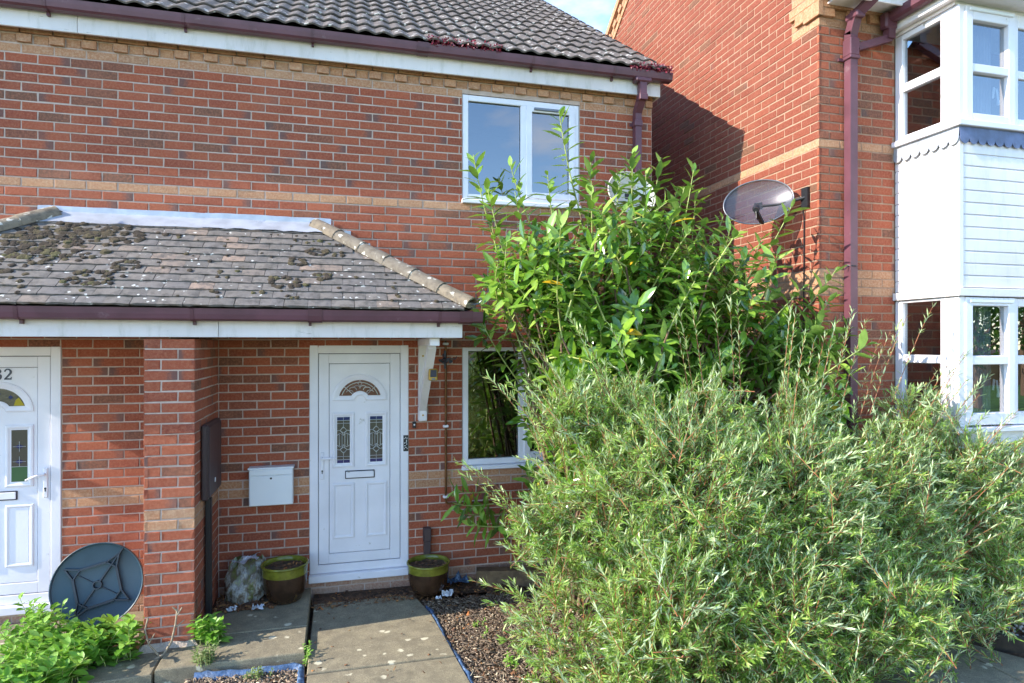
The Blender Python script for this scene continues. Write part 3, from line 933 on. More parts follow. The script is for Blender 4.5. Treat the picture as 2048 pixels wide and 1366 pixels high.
# --- windows
def ring(m, x0, x1, z0, z1, w, y0, y1, wb=None, b=0.004):
    wb = wb or w
    m.cbox(x0, x0 + w, y0, y1, z0, z1, b)
    m.cbox(x1 - w, x1, y0, y1, z0, z1, b)
    m.cbox(x0 + w - 0.001, x1 - w + 0.001, y0 + 0.0006, y1, z1 - w, z1 - 0.0005, b)
    m.cbox(x0 + w - 0.001, x1 - w + 0.001, y0 + 0.0006, y1, z0 + 0.0005, z0 + wb, b)
def casement_window(parent, x0, x1, z0, z1, xm, y=0.012):
    win = MB()
    ring(win, x0, x1, z0, z1, 0.055, y, y + 0.07)
    win.cbox(xm - 0.03, xm + 0.03, y + 0.001, y + 0.07, z0 + 0.054, z1 - 0.054, 0.004)
    wn_ = win.build('window', 'white_plastic', parent)
    s_ = MB(); ring(s_, xm + 0.022, x1 - 0.045, z0 + 0.045, z1 - 0.045, 0.06, y - 0.014, y + 0.05)
    s_.build('opening_sash', 'white_plastic', wn_)
    v_ = MB(); v_.cbox(xm + 0.10, x1 - 0.13, y - 0.03, y - 0.012, z1 - 0.092, z1 - 0.066, 0.004); v_.box(xm + 0.11, x1 - 0.14, y - 0.032, y - 0.0305, z1 - 0.083, z1 - 0.075)
    v_.build('trickle_vent', 'grey_metal', wn_)
    p_ = MB(); p_.box(x0 + 0.05, xm - 0.026, y + 0.028, y + 0.032, z0 + 0.05, z1 - 0.05); p_.build('pane', 'window_glass', wn_)
    p_ = MB(); p_.box(xm + 0.078, x1 - 0.10, y + 0.016, y + 0.020, z0 + 0.1, z1 - 0.1); p_.build('pane', 'window_glass', wn_)
    g_ = MB(); ring(g_, x0 + 0.05, xm - 0.026, z0 + 0.05, z1 - 0.05, 0.008, y + 0.02, y + 0.03, b=0.001)
    ring(g_, xm + 0.078, x1 - 0.1, z0 + 0.1, z1 - 0.1, 0.008, y + 0.008, y + 0.018, b=0.001)
    g_.build('gasket', 'black_plastic', wn_)
    c_ = MB(); c_.cbox(x0 - 0.012, x1 + 0.012, -0.035, y + 0.02, z0 - 0.042, z0 - 0.002, 0.006); c_.build('sill', 'white_plastic', wn_)
    r_ = MB()     # dark room behind
    r_.add([(x0 - .6, 2.4, z0 - .6), (x1 + .6, 2.4, z0 - .6), (x1 + .6, 2.4, z1 + .4), (x0 - .6, 2.4, z1 + .4), (x0 - .6, .12, z0 - .6), (x1 + .6, .12, z0 - .6), (x1 + .6, .12, z1 + .4), (x0 - .6, .12, z1 + .4)],
           [(0, 1, 2, 3), (4, 5, 1, 0), (3, 2, 6, 7), (4, 0, 3, 7), (1, 5, 6, 2)])
    r_.build('room', 'interior_dark', wn_)
    return wn_
casement_window(A, WIN_UP[0] + .003, WIN_UP[1] - .003, WIN_UP[2] + 0.04, WIN_UP[3] - .003, 1.69)
casement_window(A, WIN_LO[0] + .003, WIN_LO[1] - .003, WIN_LO[2] + 0.04, WIN_LO[3] - .003, 1.67)

# --- doors
def loft(m, loops):
    n = len(loops[0])
    for a, b in zip(loops, loops[1:]):
        m.add(list(a) + list(b), [(i, (i + 1) % n, n + (i + 1) % n, n + i) for i in range(n)])
def rect(x0, x1, z0, z1, y): return [(x0, y, z0), (x1, y, z0), (x1, y, z1), (x0, y, z1)]
def moulding(m, x0, x1, z0, z1, w, y, hgt):
    lp = lambda i, yy: rect(x0 + i, x1 - i, z0 + i, z1 - i, yy)
    loft(m, [lp(0, y), lp(0.002, y - hgt * 0.7), lp(w * 0.3, y - hgt), lp(w * 0.5, y - hgt * 0.95), lp(w * 0.8, y - hgt * 0.4), lp(w, y - hgt * 0.3)])
def front_door(label, X, ztop, zbot, mirror, glass):
    """X maps local u (0 = handle-side outer frame edge .. 0.866) to world x"""
    d = MB()
    lo = lambda a, b: (min(X(a), X(b)), max(X(a), X(b)))
    Wd = 0.866
    def B(m, a, b, y0, y1, z0, z1, bv=0.004):
        p, q = lo(a, b); m.cbox(p, q, y0, y1, z0, z1, bv)
    y0 = -0.004
    B(d, 0, 0.072, y0, 0.07, zbot + 0.07, ztop)
    B(d, Wd - 0.072, Wd, y0, 0.07, zbot + 0.07, ztop)
    B(d, 0.071, Wd - 0.071, y0 + 0.001, 0.07, ztop - 0.073, ztop - 0.0005)
    B(d, 0.0005, Wd - 0.0005, y0 + 0.0015, 0.07, zbot + 0.068, zbot + 0.142)
    dr = d.build('front_door', 'white_plastic', A)
    if label: dr['label'] = label
    s_ = MB(); B(s_, -0.008, Wd + 0.008, -0.05, 0.06, zbot + 0.0, zbot + 0.066, 0.006); s_.build('threshold', 'white_plastic', dr)
    k_ = MB(); p, q = lo(0.05, Wd - 0.05); k_.box(p, q, 0.03, 0.09, zbot + 0.1, ztop - 0.05); k_.build('weather_seal', 'dark_line', dr)
    L0, L1 = 0.0765, Wd - 0.0765
    zb, zt = zbot + 0.147, ztop - 0.0775
    f = MB(); yl = 0.002
    B(f, L0, L0 + 0.088, yl, 0.05, zb, zt)
    B(f, L1 - 0.088, L1, yl, 0.05, zb, zt)
    B(f, L0 + 0.087, L1 - 0.087, yl + 0.0008, 0.05, zt - 0.086, zt - 0.0005)
    B(f, L0 + 0.087, L1 - 0.087, yl + 0.0008, 0.05, zb + 0.0005, zb + 0.088)
    f.build('door_leaf', 'white_plastic', dr)
    pa = MB(); yp = 0.0075
    P0, P1 = L0 + 0.0915, L1 - 0.0915
    p, q = lo(P0, P1)
    pa.cbox(p, q, yp, 0.045, zb + 0.0915, zt - 0.0895, 0.003)
    pn = pa.build('door_panel', 'white_plastic', dr)
    mid = (P0 + P1) / 2
    zo = zbot + 0.0
    G = MB()
    boxes = [(mid - 0.241, mid - 0.047), (mid + 0.047, mid + 0.241)]
    fr = MB()
    for a, b in boxes:
        p, q = lo(a, b)
        moulding(fr, p, q, zo + 1.0, zo + 1.495, 0.042, yp, 0.014)
        moulding(fr, p, q, zo + 0.365, zo + 0.861, 0.034, yp, 0.012)
        fr.cbox(p + 0.033, q - 0.033, yp - 0.006, yp + 0.004, zo + 0.365 + 0.033, zo + 0.861 - 0.033, 0.003)
    # arched light
    cx, cz = X(mid), zo + 1.597
    def arch(rad, base, rin, y, nn=26):
        a0 = math.asin(min(0.99, base / rad))
        pts = [(cx + rad * math.cos(a0 + (math.pi - 2 * a0) * i / nn), y, cz + rad * math.sin(a0 + (math.pi - 2 * a0) * i / nn)) for i in range(nn + 1)]
        b0 = math.asin(min(0.99, base / rin))
        nb_ = 12
        pts += [(cx + rin * math.cos(math.pi - b0 - (math.pi - 2 * b0) * i / nb_), y, cz + rin * math.sin(math.pi - b0 - (math.pi - 2 * b0) * i / nb_)) for i in range(nb_ + 1)]
        return pts
    loft(fr, [arch(0.243, 0.0, 0.046, yp), arch(0.241, 0.002, 0.048, yp - 0.010), arch(0.228, 0.012, 0.056, yp - 0.014), arch(0.205, 0.034, 0.076, yp - 0.010), arch(0.188, 0.047, 0.088, yp - 0.005)])
    fr.build('moulding', 'white_plastic', pn)
    def pane(pts, mat, y=None):
        mm = MB(); n_ = len(pts)
        mm.add(pts, [tuple(range(n_))]); return mm.build('glass_pane', mat, pn)
    yg = yp - 0.0045
    ap = arch(0.190, 0.046, 0.087, yg)
    # fill the arched pane as a strip between outer and inner arcs
    ga = MB()
    outer = [(cx + 0.19 * math.cos(a), yg, cz + max(0.046, 0.19 * math.sin(a))) for a in np.linspace(0.245, math.pi - 0.245, 27)]
    inner = [(cx + 0.087 * math.cos(a), yg, cz + 0.087 * math.sin(a)) for a in np.linspace(0.557, math.pi - 0.557, 27)]
    ga.add(outer + inner, [(i, i + 1, 27 + i + 1, 27 + i) for i in range(26)])
    ga.build('glass_pane', 'red_glass' if glass == 'tulip' else 'door_glass', pn)
    came = MB()
    T = lambda pts, r=0.0026: came.tube(pts, r, 5)
    yc = yg - 0.001
    if glass == 'tulip':
        T([(cx + 0.166 * math.cos(a), yc, cz + 0.166 * math.sin(a)) for a in np.linspace(0.33, math.pi - 0.33, 22)])
        for a in (0.75, math.pi - 0.75):
            T([(cx + 0.09 * math.cos(a), yc, cz + 0.09 * math.sin(a)), (cx + 0.19 * math.cos(a), yc, cz + 0.19 * math.sin(a))])
        for s_ in (-1, 1):
            for (ox, oz, r_) in ((0.028, 0.115, 0.03), (0.062, 0.10, 0.032), (0.09, 0.075, 0.03)):
                T([(cx + s_ * (ox + r_ * math.cos(a)), yc, cz + oz + r_ * 0.7 * math.sin(a)) for a in np.linspace(0.2, math.pi * 1.05, 10)])
        T([(cx - 0.018, yc, cz + 0.155), (cx, yc, cz + 0.185), (cx + 0.018, yc, cz + 0.155), (cx, yc, cz + 0.13), (cx - 0.018, yc, cz + 0.155)])
    for a, b in boxes:
        if came.v: came.build('lead_strips', 'lead_came', pn)
        came = MB()
        p, q = lo(a + 0.0415, b - 0.0415)
        za, zc = zo + 1.0415, zo + 1.4535
        if glass == 'tulip':
            pane([(p, yg, za), (q, yg, za), (q, yg, za + 0.03), (p, yg, za + 0.03)], 'blue_glass')
            pane([(p, yg, za + 0.03), (q, yg, za + 0.03), (q, yg, zc - 0.03), (p, yg, zc - 0.03)], 'door_glass')
            pane([(p, yg, zc - 0.03), (q, yg, zc - 0.03), (q, yg, zc), (p, yg, zc)], 'blue_glass')
            mx = (p + q) / 2; hw = (q - p) / 2
            for z_ in (za + 0.03, za + 0.058, zc - 0.03, zc - 0.056):
                T([(p, yc, z_), (q, yc, z_)])
            for z_, z2 in ((za, za + 0.1), (zc - 0.1, zc)):
                T([(mx, yc, z_), (mx, yc, z2)], 0.0016)
            for sgn in (1, -1):
                zm = (za + zc) / 2
                yy = lambda v: zm + sgn * v
                for s_ in (-1, 1):
                    T([(mx, yc, yy(0.118)), (mx + s_ * 0.02, yc, yy(0.098)), (mx + s_ * 0.028, yc, yy(0.085)), (mx, yc, yy(0.062))])
                    T([(mx + s_ * hw, yc, yy(0.084)), (mx + s_ * hw * 0.6, yc, yy(0.088)), (mx + s_ * hw * 0.25, yc, yy(0.07)), (mx, yc, yy(0.04))])
                    T([(mx + s_ * hw, yc, yy(0.044)), (mx + s_ * hw * 0.55, yc, yy(0.062)), (mx + s_ * hw * 0.2, yc, yy(0.05)), (mx + s_ * 0.012, yc, yy(0.03)), (mx + s_ * 0.012, yc, zm)])
                    T([(mx + s_ * 0.036, yc, yy(0.052)), (mx + s_ * 0.036, yc, zm)])
        else:
            pane([(p, yg, za), (q, yg, za), (q, yg, za + 0.12), (p, yg, za + 0.12)], 'green_glass')
            pane([(p, yg, za + 0.12), (q, yg, za + 0.12), (q, yg, zc), (p, yg, zc)], 'door_glass')
            mx = (p + q) / 2
            for z_ in (za + 0.16, za + 0.28):
                mm = MB()
                mm.add([(mx - 0.032, yg - 0.001, z_), (mx, yg - 0.001, z_ - 0.018), (mx + 0.032, yg - 0.001, z_), (mx, yg - 0.001, z_ + 0.018)], [(0, 1, 2, 3)])
                mm.build('glass_diamond', 'blue_glass', pn)
                T([(mx - 0.045, yc, z_), (mx + 0.045, yc, z_)], 0.0016); T([(mx, yc, z_ - 0.04), (mx, yc, z_ + 0.04)], 0.0016)
            T([(p, yc, za + 0.12), (q, yc, za + 0.12)], 0.002)
    if glass != 'tulip':
        mm = MB()
        mm.add([(cx + 0.105, yg - 0.001, cz + 0.05), (cx + 0.18, yg - 0.001, cz + 0.05), (cx + 0.14, yg - 0.001, cz + 0.115), (cx + 0.118, yg - 0.001, cz + 0.095)], [(0, 1, 2, 3)]); mm.build('glass_triangle', 'yellow_glass', pn)
        for a in (0.95, 1.57, 2.19):
            mm = MB(); u_, v_ = cx + 0.145 * math.cos(a), cz + 0.145 * math.sin(a)
            mm.add([(u_ - 0.018, yg - 0.001, v_), (u_, yg - 0.001, v_ - 0.018), (u_ + 0.018, yg - 0.001, v_), (u_, yg - 0.001, v_ + 0.018)], [(0, 1, 2, 3)]); mm.build('glass_diamond', 'blue_glass', pn)
    came.build('lead_strips', 'lead_came', pn)
    # letter plate
    l_ = MB(); p, q = lo(mid - 0.13, mid + 0.13)
    l_.cbox(p, q, yp - 0.012, yp + 0.002, zo + 0.898, zo + 0.971, 0.004)
    lpo = l_.build('letter_plate', 'dark_line', dr)
    l_ = MB(); l_.cbox(p + 0.008, q - 0.008, yp - 0.016, yp - 0.006, zo + 0.907, zo + 0.962, 0.003); l_.build('flap', 'white_plastic', lpo)
    # handle
    h_ = MB(); uh = L0 + 0.03
    B(h_, uh - 0.016, uh + 0.016, yl - 0.012, yl + 0.002, zo + 0.905, zo + 1.145, 0.005)
    hd = h_.build('handle', 'white_plastic', dr)
    h_ = MB(); sg = 1 if X(1) > X(0) else -1
    h_.tube([(X(uh), yl - 0.01, zo + 1.095), (X(uh), yl - 0.05, zo + 1.095), (X(uh) + sg * 0.02, yl - 0.058, zo + 1.096), (X(uh) + sg * 0.07, yl - 0.056, zo + (1.097 if glass == 'tulip' else 1.082)), (X(uh) + sg * 0.122, yl - 0.05, zo + (1.095 if glass == 'tulip' else 1.058))], [0.009, 0.009, 0.01, 0.009, 0.006], 8)
    bend_smooth(h_.build('lever', 'white_plastic', hd))
    h_ = MB(); h_.cbox(X(uh) - 0.005, X(uh) + 0.005, yl - 0.0145, yl - 0.011, zo + 0.955, zo + 0.975, 0.002); h_.lathe([(0.0001, 0), (0.008, 0), (0.008, 0.001)], (X(uh), 0, 0), 4)
    h_ = MB(); h_.cbox(X(uh) - 0.004, X(uh) + 0.004, yl - 0.0142, yl - 0.011, zo + 0.955, zo + 0.975, 0.001)
    h_.tube([(X(uh), yl - 0.0145, zo + 0.98), (X(uh), yl - 0.011, zo + 0.98)], 0.008, 10)
    h_.build('keyhole', 'black_plastic', hd)
    return dr, pn
dR, pR = front_door(None, lambda u: -0.283 + u, 2.098, 0.0, False, 'tulip')
dL, pL = front_door(None, lambda u: -2.199 - u, 2.086, -0.03, True, 'diamond')
# brass-dark numerals 32 on the left door
def numeral(strokes, x, z, h):
    m = MB()
    for pts, wds in strokes:
        P_ = [(x + a * h, 0.0, z + b * h) for a, b in pts]
        vs = []
        for i, p in enumerate(P_):
            a, b = P_[max(0, i - 1)], P_[min(len(P_) - 1, i + 1)]
            dx, dz = b[0] - a[0], b[2] - a[2]
            l = math.hypot(dx, dz) or 1
            nx, nz = -dz / l, dx / l
            hw = (wds[i] if isinstance(wds, list) else wds) * h / 2
            vs += [(p[0] + nx * hw, 0.0015, p[2] + nz * hw), (p[0] - nx * hw, 0.0015, p[2] - nz * hw)]
        n_ = len(vs)
        fr_ = [(v[0], 0.0015, v[2]) for v in vs] + [(v[0], 0.0085, v[2]) for v in vs]
        fs = [(2 * i, 2 * i + 1, 2 * i + 3, 2 * i + 2) for i in range(n_ // 2 - 1)]
        fs += [(2 * i, 2 * i + 2, n_ + 2 * i + 2, n_ + 2 * i) for i in range(n_ // 2 - 1)] + [(2 * i + 1, n_ + 2 * i + 1, n_ + 2 * i + 3, 2 * i + 3) for i in range(n_ // 2 - 1)]
        m.add(fr_, fs)
    return m
def arc(cx_, cz_, rx, rz, a0, a1, n_=14):
    return [(cx_ + rx * math.cos(R(a0 + (a1 - a0) * i / n_)), cz_ + rz * math.sin(R(a0 + (a1 - a0) * i / n_))) for i in range(n_ + 1)]
two = [(arc(0.30, 0.72, 0.24, 0.25, 175, -40) + [(0.30, 0.32), (0.06, 0.05)], [0.1] * 4 + [0.12] * 6 + [0.17] * 4 + [0.16, 0.13, 0.1]), ([(0.03, 0.06), (0.3, 0.07), (0.55, 0.06), (0.60, 0.24)], [0.13, 0.15, 0.14, 0.05])]
three = [(arc(0.28, 0.76, 0.22, 0.21, 165, -80), [0.1] * 4 + [0.15] * 7 + [0.1] * 4), (arc(0.28, 0.28, 0.26, 0.26, 85, -165), [0.1] * 3 + [0.17] * 8 + [0.11] * 4)]
numeral(three, -2.662, 1.825, 0.085).build('numeral_three', 'wrought_iron', dL)
numeral(two, -2.594, 1.825, 0.085).build('numeral_two', 'wrought_iron', dL)

# --- porch roof
EY, EZ = -1.0, 2.392
PS = (3.155 - EZ) / (-EY)                       # slope
pz = lambda y: EZ + PS * (y - EY)
pxr = lambda y: -0.238 + (-y) * 1.205
pxl = lambda y: -2.46 - pxr(y)
base = MB()
e = 0.035
base.add([(pxl(0), 0.0, pz(0) - e), (pxr(0), 0.0, pz(0) - e), (pxr(EY), EY, EZ - e), (pxl(EY), EY, EZ - e), (pxr(EY), 0.0, EZ - e), (pxl(EY), 0.0, EZ - e)], [(3, 2, 1, 0), (2, 4, 1), (3, 0, 5)])
porch = base.build('porch_roof', 'roof_underlay', A)
mb = MB(); mb.box(pxl(-.92) , 0.89, -0.897, -0.002, 2.166, 2.18); mb.build('soffit', 'white_board_paint', porch)
mb = MB()
mb.cbox(-1.205 + 0.34, 0.918, -0.92, -0.898, 2.156, 2.30, 0.003); mb.cbox(-3.35, -1.205 + 0.337, -0.92, -0.898, 2.156, 2.30, 0.003)
mb.cbox(0.896, 0.918, -0.897, -0.004, 2.156, 2.30, 0.003); mb.cbox(-3.35, -3.328, -0.897, -0.004, 2.156, 2.30, 0.003)
mb.build('fascia', 'weathered_white_paint', porch)
gutter('gutter', -3.5, 1.06, -0.922, 2.272, porch, 'maroon_plastic', [-3.0, -2.078, -1.02, -0.235, 0.724], [-0.196, 0.93], 0.086)
# plain tiles
TW, TL, TG, TT = 0.165, 0.20, 0.1015, 0.016
def plain_template(seed):
    rr = random.Random(seed); j = lambda a: rr.uniform(-a, a)
    n_ = 4
    vs = []
    for zz in (0, TT):
        for (v, lf) in ((0, 0.022), (TL, 0.0)):
            for i in range(n_ + 1):
                t_ = i / n_
                vs.append(((t_ - 0.5) * (TW - 0.003), v + (j(0.004) if v == 0 else 0), lf + zz + 0.003 * math.sin(math.pi * t_) + j(0.0008)))
    fs = []
    k = n_ + 1
    for i in range(n_):
        fs.append((2 * k + i, 2 * k + i + 1, 3 * k + i + 1, 3 * k + i))
        fs.append((i, 2 * k + i, 2 * k + i + 1, i + 1)[::-1])
    fs.append((0, k, 3 * k, 2 * k)); fs.append((n_, 2 * k + n_, 3 * k + n_, k + n_))
    return vs, fs
PTT = [plain_template(i) for i in range(6)]
PTM = []
for vs, fs in PTT:
    me = bpy.data.meshes.new('plain_tile'); me.from_pydata(vs, [], fs); me.materials.append(M['plain_tile']); PTM.append(me)
pl = math.hypot(1, PS)
pu = Vector((0, 1 / pl, PS / pl)); pn_ = Vector((0, -PS / pl, 1 / pl))
rotp = Matrix((Vector((1, 0, 0)), pu, pn_)).transposed().to_4x4()
rest = MB(); cnt = 0
for r_ in range(12):
    o = Vector((0, EY - 0.035, pz(EY - 0.035) - 0.014)) + pu * (TG * r_)
    ymid = o.y + 0.04
    x0, x1 = pxl(ymid), pxr(ymid)
    k0 = math.floor(x0 / TW)
    for k in range(k0, math.ceil(x1 / TW) + 1):
        x = k * TW + (TW / 2 if r_ % 2 else 0) + random.uniform(-.002, .002)
        if x - TW / 2 < x0 - 0.05 or x + TW / 2 > x1 + 0.05: continue
        jit = Matrix.Rotation(random.uniform(-.012, .012), 4, 'Z') @ Matrix.Rotation(random.uniform(-.01, .02), 4, 'X') @ Matrix.Rotation(random.uniform(-.01, .01), 4, 'Y')
        mt = Matrix.Translation((x, o.y, o.z)) @ rotp @ jit
        if in_view((x, o.y, o.z), 60) and cnt < 300:
            ob = bpy.data.objects.new('plain_tile', PTM[cnt % 6]); COL.objects.link(ob); ob.parent = porch
            ob.matrix_local = Matrix.Translation(-wofs(porch)) @ mt; cnt += 1
        else:
            vs, fs = PTT[k % 6]; rest.add([mt @ Vector(p) for p in vs], fs, random.random() + 1e-4)
# hipped ends (seen only from the side)
for sgn in (1, -1):
    for r_ in range(12):
        t_ = r_ / 12
        z_ = EZ + (pz(0) - EZ) * t_
        xx = (pxr(EY) - (pxr(EY) - pxr(0)) * t_) if sgn > 0 else (pxl(EY) - (pxl(EY) - pxl(0)) * t_)
        y0 = EY * (1 - t_)
        n_ = max(1, int(-y0 / TW))
        for k in range(n_):
            ya, yb_ = y0 + k * (-y0) / n_ + .002, y0 + (k + 1) * (-y0) / n_ - .002
            vs = [(xx + sgn * .02, ya, z_), (xx + sgn * .02, yb_, z_), (xx - sgn * .14, yb_, z_ + .085), (xx - sgn * .14, ya, z_ + .085)]
            rest.add(vs + [(a, b, c - .012) for a, b, c in vs], [(0, 1, 2, 3), (0, 4, 5, 1), (0, 3, 7, 4), (1, 5, 6, 2)], random.random() + 1e-4)
rest.build('hip_end_tiles', 'plain_tile', porch, stuff=True)
# hip cappings
def half_round(m, a, b, ra, rb, th=0.016, n_=9, lift=0.0):
    a, b = Vector(a), Vector(b)
    d = (b - a).normalized(); sd = d.cross(Vector((0, 0, 1))).normalized(); u_ = sd.cross(d)
    vs = []
    for (p, r_) in ((a, ra), (b, rb)):
        for rr in (r_, r_ - th):
            for i in range(n_):
                t_ = math.pi * (-0.08 + 1.16 * i / (n_ - 1))
                vs.append(p + sd * math.cos(t_) * rr + u_ * (math.sin(t_) * rr * 0.85))
    fs = []
    for i in range(n_ - 1):
        fs += [(i, i + 1, 2 * n_ + i + 1, 2 * n_ + i), (n_ + i, 3 * n_ + i, 3 * n_ + i + 1, n_ + i + 1), (i, n_ + i, n_ + i + 1, i + 1), (2 * n_ + i, 2 * n_ + i + 1, 3 * n_ + i + 1, 3 * n_ + i)]
    m.add(vs, fs)
for fx in (pxr, pxl):
    top = Vector((fx(0.0) + (0.0), -0.01, pz(0) + 0.005)); bot = Vector((fx(EY), EY - 0.01, EZ + 0.015))
    nseg = 6
    for k in range(nseg):
        a = bot + (top - bot) * (k / nseg); b = bot + (top - bot) * min(1.0, (k + 1.12) / nseg)
        m = MB(); jx = random.uniform(-.004, .004)
        half_round(m, (a.x + jx, a.y, a.z), (b.x + jx, b.y, b.z - 0.004), 0.084, 0.078)
        bend_smooth(m.build('hip_tile', 'hip_tile', porch), 50)
    m = MB()
    m.bar(bot + Vector((0, 0, -0.0)), top + Vector((0, 0, -0.0)), 0.13, 0.04)
    m.build('bedding_mortar', 'rough_mortar', porch)
# hip iron at the foot of the right hip
mb = MB(); bx, by, bz = pxr(EY) + 0.02, EY - 0.02, EZ + 0.02
mb.tube([(bx - 0.02, by, bz), (bx + 0.035, by - 0.02, bz + 0.01), (bx + 0.06, by - 0.03, bz + 0.035), (bx + 0.05, by - 0.03, bz + 0.055), (bx + 0.035, by - 0.03, bz + 0.045)], 0.006, 6)
mb.build('hip_iron', 'grey_metal', porch)
# lead flashing: upstand and apron, two lengths with a lap
def lead_piece(x0, x1, lift):
    m = MB(); n_ = 16; vs = []
    for (y_, z_) in ((-0.003, 3.222), (-0.007, 3.178), (-0.022, pz(-0.022) + 0.028), (-0.165, pz(-0.165) + 0.040)):
        for i in range(n_ + 1):
            x = x0 + (x1 - x0) * i / n_
            vs.append((x, y_ - lift + random.uniform(-.003, .0), z_ + lift + (random.uniform(-.006, .006) if y_ < -.1 else random.uniform(-.003, .003))))
    fs = [(a * (n_ + 1) + i, a * (n_ + 1) + i + 1, (a + 1) * (n_ + 1) + i + 1, (a + 1) * (n_ + 1) + i) for a in range(3) for i in range(n_)]
    m.add(vs, [f[::-1] for f in fs])
    return bend_smooth(m.build('lead_flashing', 'lead_sheet', porch), 30)
lead_piece(-2.36, -1.08, 0.0); lead_piece(-1.13, -0.1, 0.004)
m = MB()   # stepped soakers beside the right hip
for k in range(4):
    x = -0.12 + k * 0.17; z_ = 3.10 - k * 0.105
    m.box(x, x + 0.19, -0.008, -0.002, z_ - 0.05, z_ + 0.025)
m.build('step_flashing', 'lead_sheet', porch)
# moss cushions
mm = MB()
def lump(c, r, flat=0.55):
    n1, n2 = 7, 3
    vs = [Vector((0, 0, r * flat))]
    for a in range(1, n2 + 1):
        ph = math.pi / 2 * a / n2
        for k in range(n1):
            t_ = 2 * math.pi * k / n1 + random.uniform(-.2, .2); q = r * random.uniform(0.75, 1.2)
            vs.append(Vector((math.cos(t_) * math.sin(ph) * q, math.sin(t_) * math.sin(ph) * q, math.cos(ph) * q * flat)))
    fs = [(0, 1 + k, 1 + (k + 1) % n1) for k in range(n1)]
    for a in range(n2 - 1):
        for k in range(n1):
            fs.append((1 + a * n1 + k, 1 + (a + 1) * n1 + k, 1 + (a + 1) * n1 + (k + 1) % n1, 1 + a * n1 + (k + 1) % n1))
    mt = Matrix.Translation(c) @ rotp
    mm.add([mt @ p for p in vs], fs, random.random() + 1e-4)
def on_porch(x, y): return Vector((x, y, pz(y) + 0.030))
clusters = [(-2.1, -0.36, 0.26, 0.16, 130), (-2.2, -0.55, 0.22, 0.14, 60), (-1.8, -0.30, 0.22, 0.1, 36)]
for cx, cy, sx, sy, n_ in clusters:
    for _ in range(n_):
        x, y = random.gauss(cx, sx), random.gauss(cy, sy)
        if -0.98 < y < -0.16 and x > pxl(y) + .05: lump(on_porch(x, y), random.uniform(0.016, 0.044), 0.34)
for cx, cy, rad in ((-1.72, -0.80, 0.12), (-1.54, -0.66, 0.085), (-0.42, -0.80, 0.1), (-0.16, -0.72, 0.06), (-0.35, -0.55, 0.06), (-0.2, -0.42, 0.07)):   # moss rings
    for k in range(int(rad * 300)):
        a = random.uniform(0, 6.28); q = rad * random.uniform(0.7, 1.15)
        lump(on_porch(cx + q * math.cos(a), cy + 0.6 * q * math.sin(a)), random.uniform(0.014, 0.030), 0.45)
for _ in range(110):
    y = random.uniform(-0.99, -0.2); x = random.uniform(-2.2, pxr(y) - 0.1)
    lump(on_porch(x, y), random.uniform(0.008, 0.026))
mm.build('moss', 'moss', porch, stuff=True)

# gallows brackets carrying the porch
def gallows(x, w=0.078):
    m = MB()
    m.cbox(x, x + w, -0.085, -0.003, 1.405, 1.53, 0.006)
    m.cbox(x + 0.002, x + w - 0.002, -0.078, -0.003, 1.531, 2.10, 0.005)
    m.cbox(x, x + w, -0.86, -0.003, 2.092, 2.155, 0.005)
    g_ = m.build('gallows_bracket', 'white_board_paint', A)
    m = MB(); m.bar((x + w / 2 - 0.003, -0.045, 1.52), (x + w / 2 - 0.003, -0.70, 2.10), w - 0.012, 0.085, (0, -0.7, -0.7)); m.build('strut', 'white_board_paint', g_)
    m = MB()
    for z in (1.46, 2.0): m.tube([(x + w / 2, -0.09, z), (x + w / 2, -0.08, z)], 0.009, 8)
    m.build('bolt', 'brass', g_)
    return g_
gallows(0.668); gallows(-3.19)

# services on the wall
mb = MB(); mb.tube([(0.925, -0.03, 2.14), (0.925, -0.03, 0.66), (0.93, -0.03, 0.635), (0.95, -0.03, 0.625), (1.5, -0.03, 0.612)], 0.0105, 8); mb.tube([(0.925, -0.03, 1.30), (0.925, -0.03, 1.27)], 0.014, 8)
gp = bend_smooth(mb.build('gas_pipe', 'copper_pipe', A), 60)
for z in (2.11, 1.345, 0.69):
    m = MB(); m.cbox(0.90, 0.95, -0.046, -0.004, z - 0.011, z + 0.011, 0.004); m.build('pipe_clip', 'white_plastic', gp)
mb = MB(); mb.cbox(-1.024, -0.975, -0.72, -0.2, 0.93, 1.50, 0.012); mbx = mb.build('meter_box', 'brown_box', A)
mb = MB(); mb.cbox(-0.977, -0.967, -0.70, -0.22, 0.95, 1.485, 0.004); mb.build('meter_door', 'brown_box', mbx)
mb = MB(); mb.cbox(-0.967, -0.962, -0.50, -0.48, 1.03, 1.065, 0.002); mb.build('lock', 'white_metal', mbx)
mb = MB(); mb.cbox(-1.018, -0.975, -0.60, -0.545, -0.06, 0.929, 0.006); mb.build('cable_duct', 'black_plastic', mbx)
mb = MB(); mb.cbox(0.715, 0.785, -0.075, -0.004, 0.30, 0.42, 0.006); mb.cbox(0.72, 0.78, -0.07, -0.004, -0.1, 0.299, 0.004); mb.build('drain_pipe', 'brown_box', A)
mb = MB(); mb.cbox(-1.40, -1.372, -0.03, -0.004, -0.1, 1.42, 0.004); mb.build('cable_duct', 'dark_maroon_plastic', A)

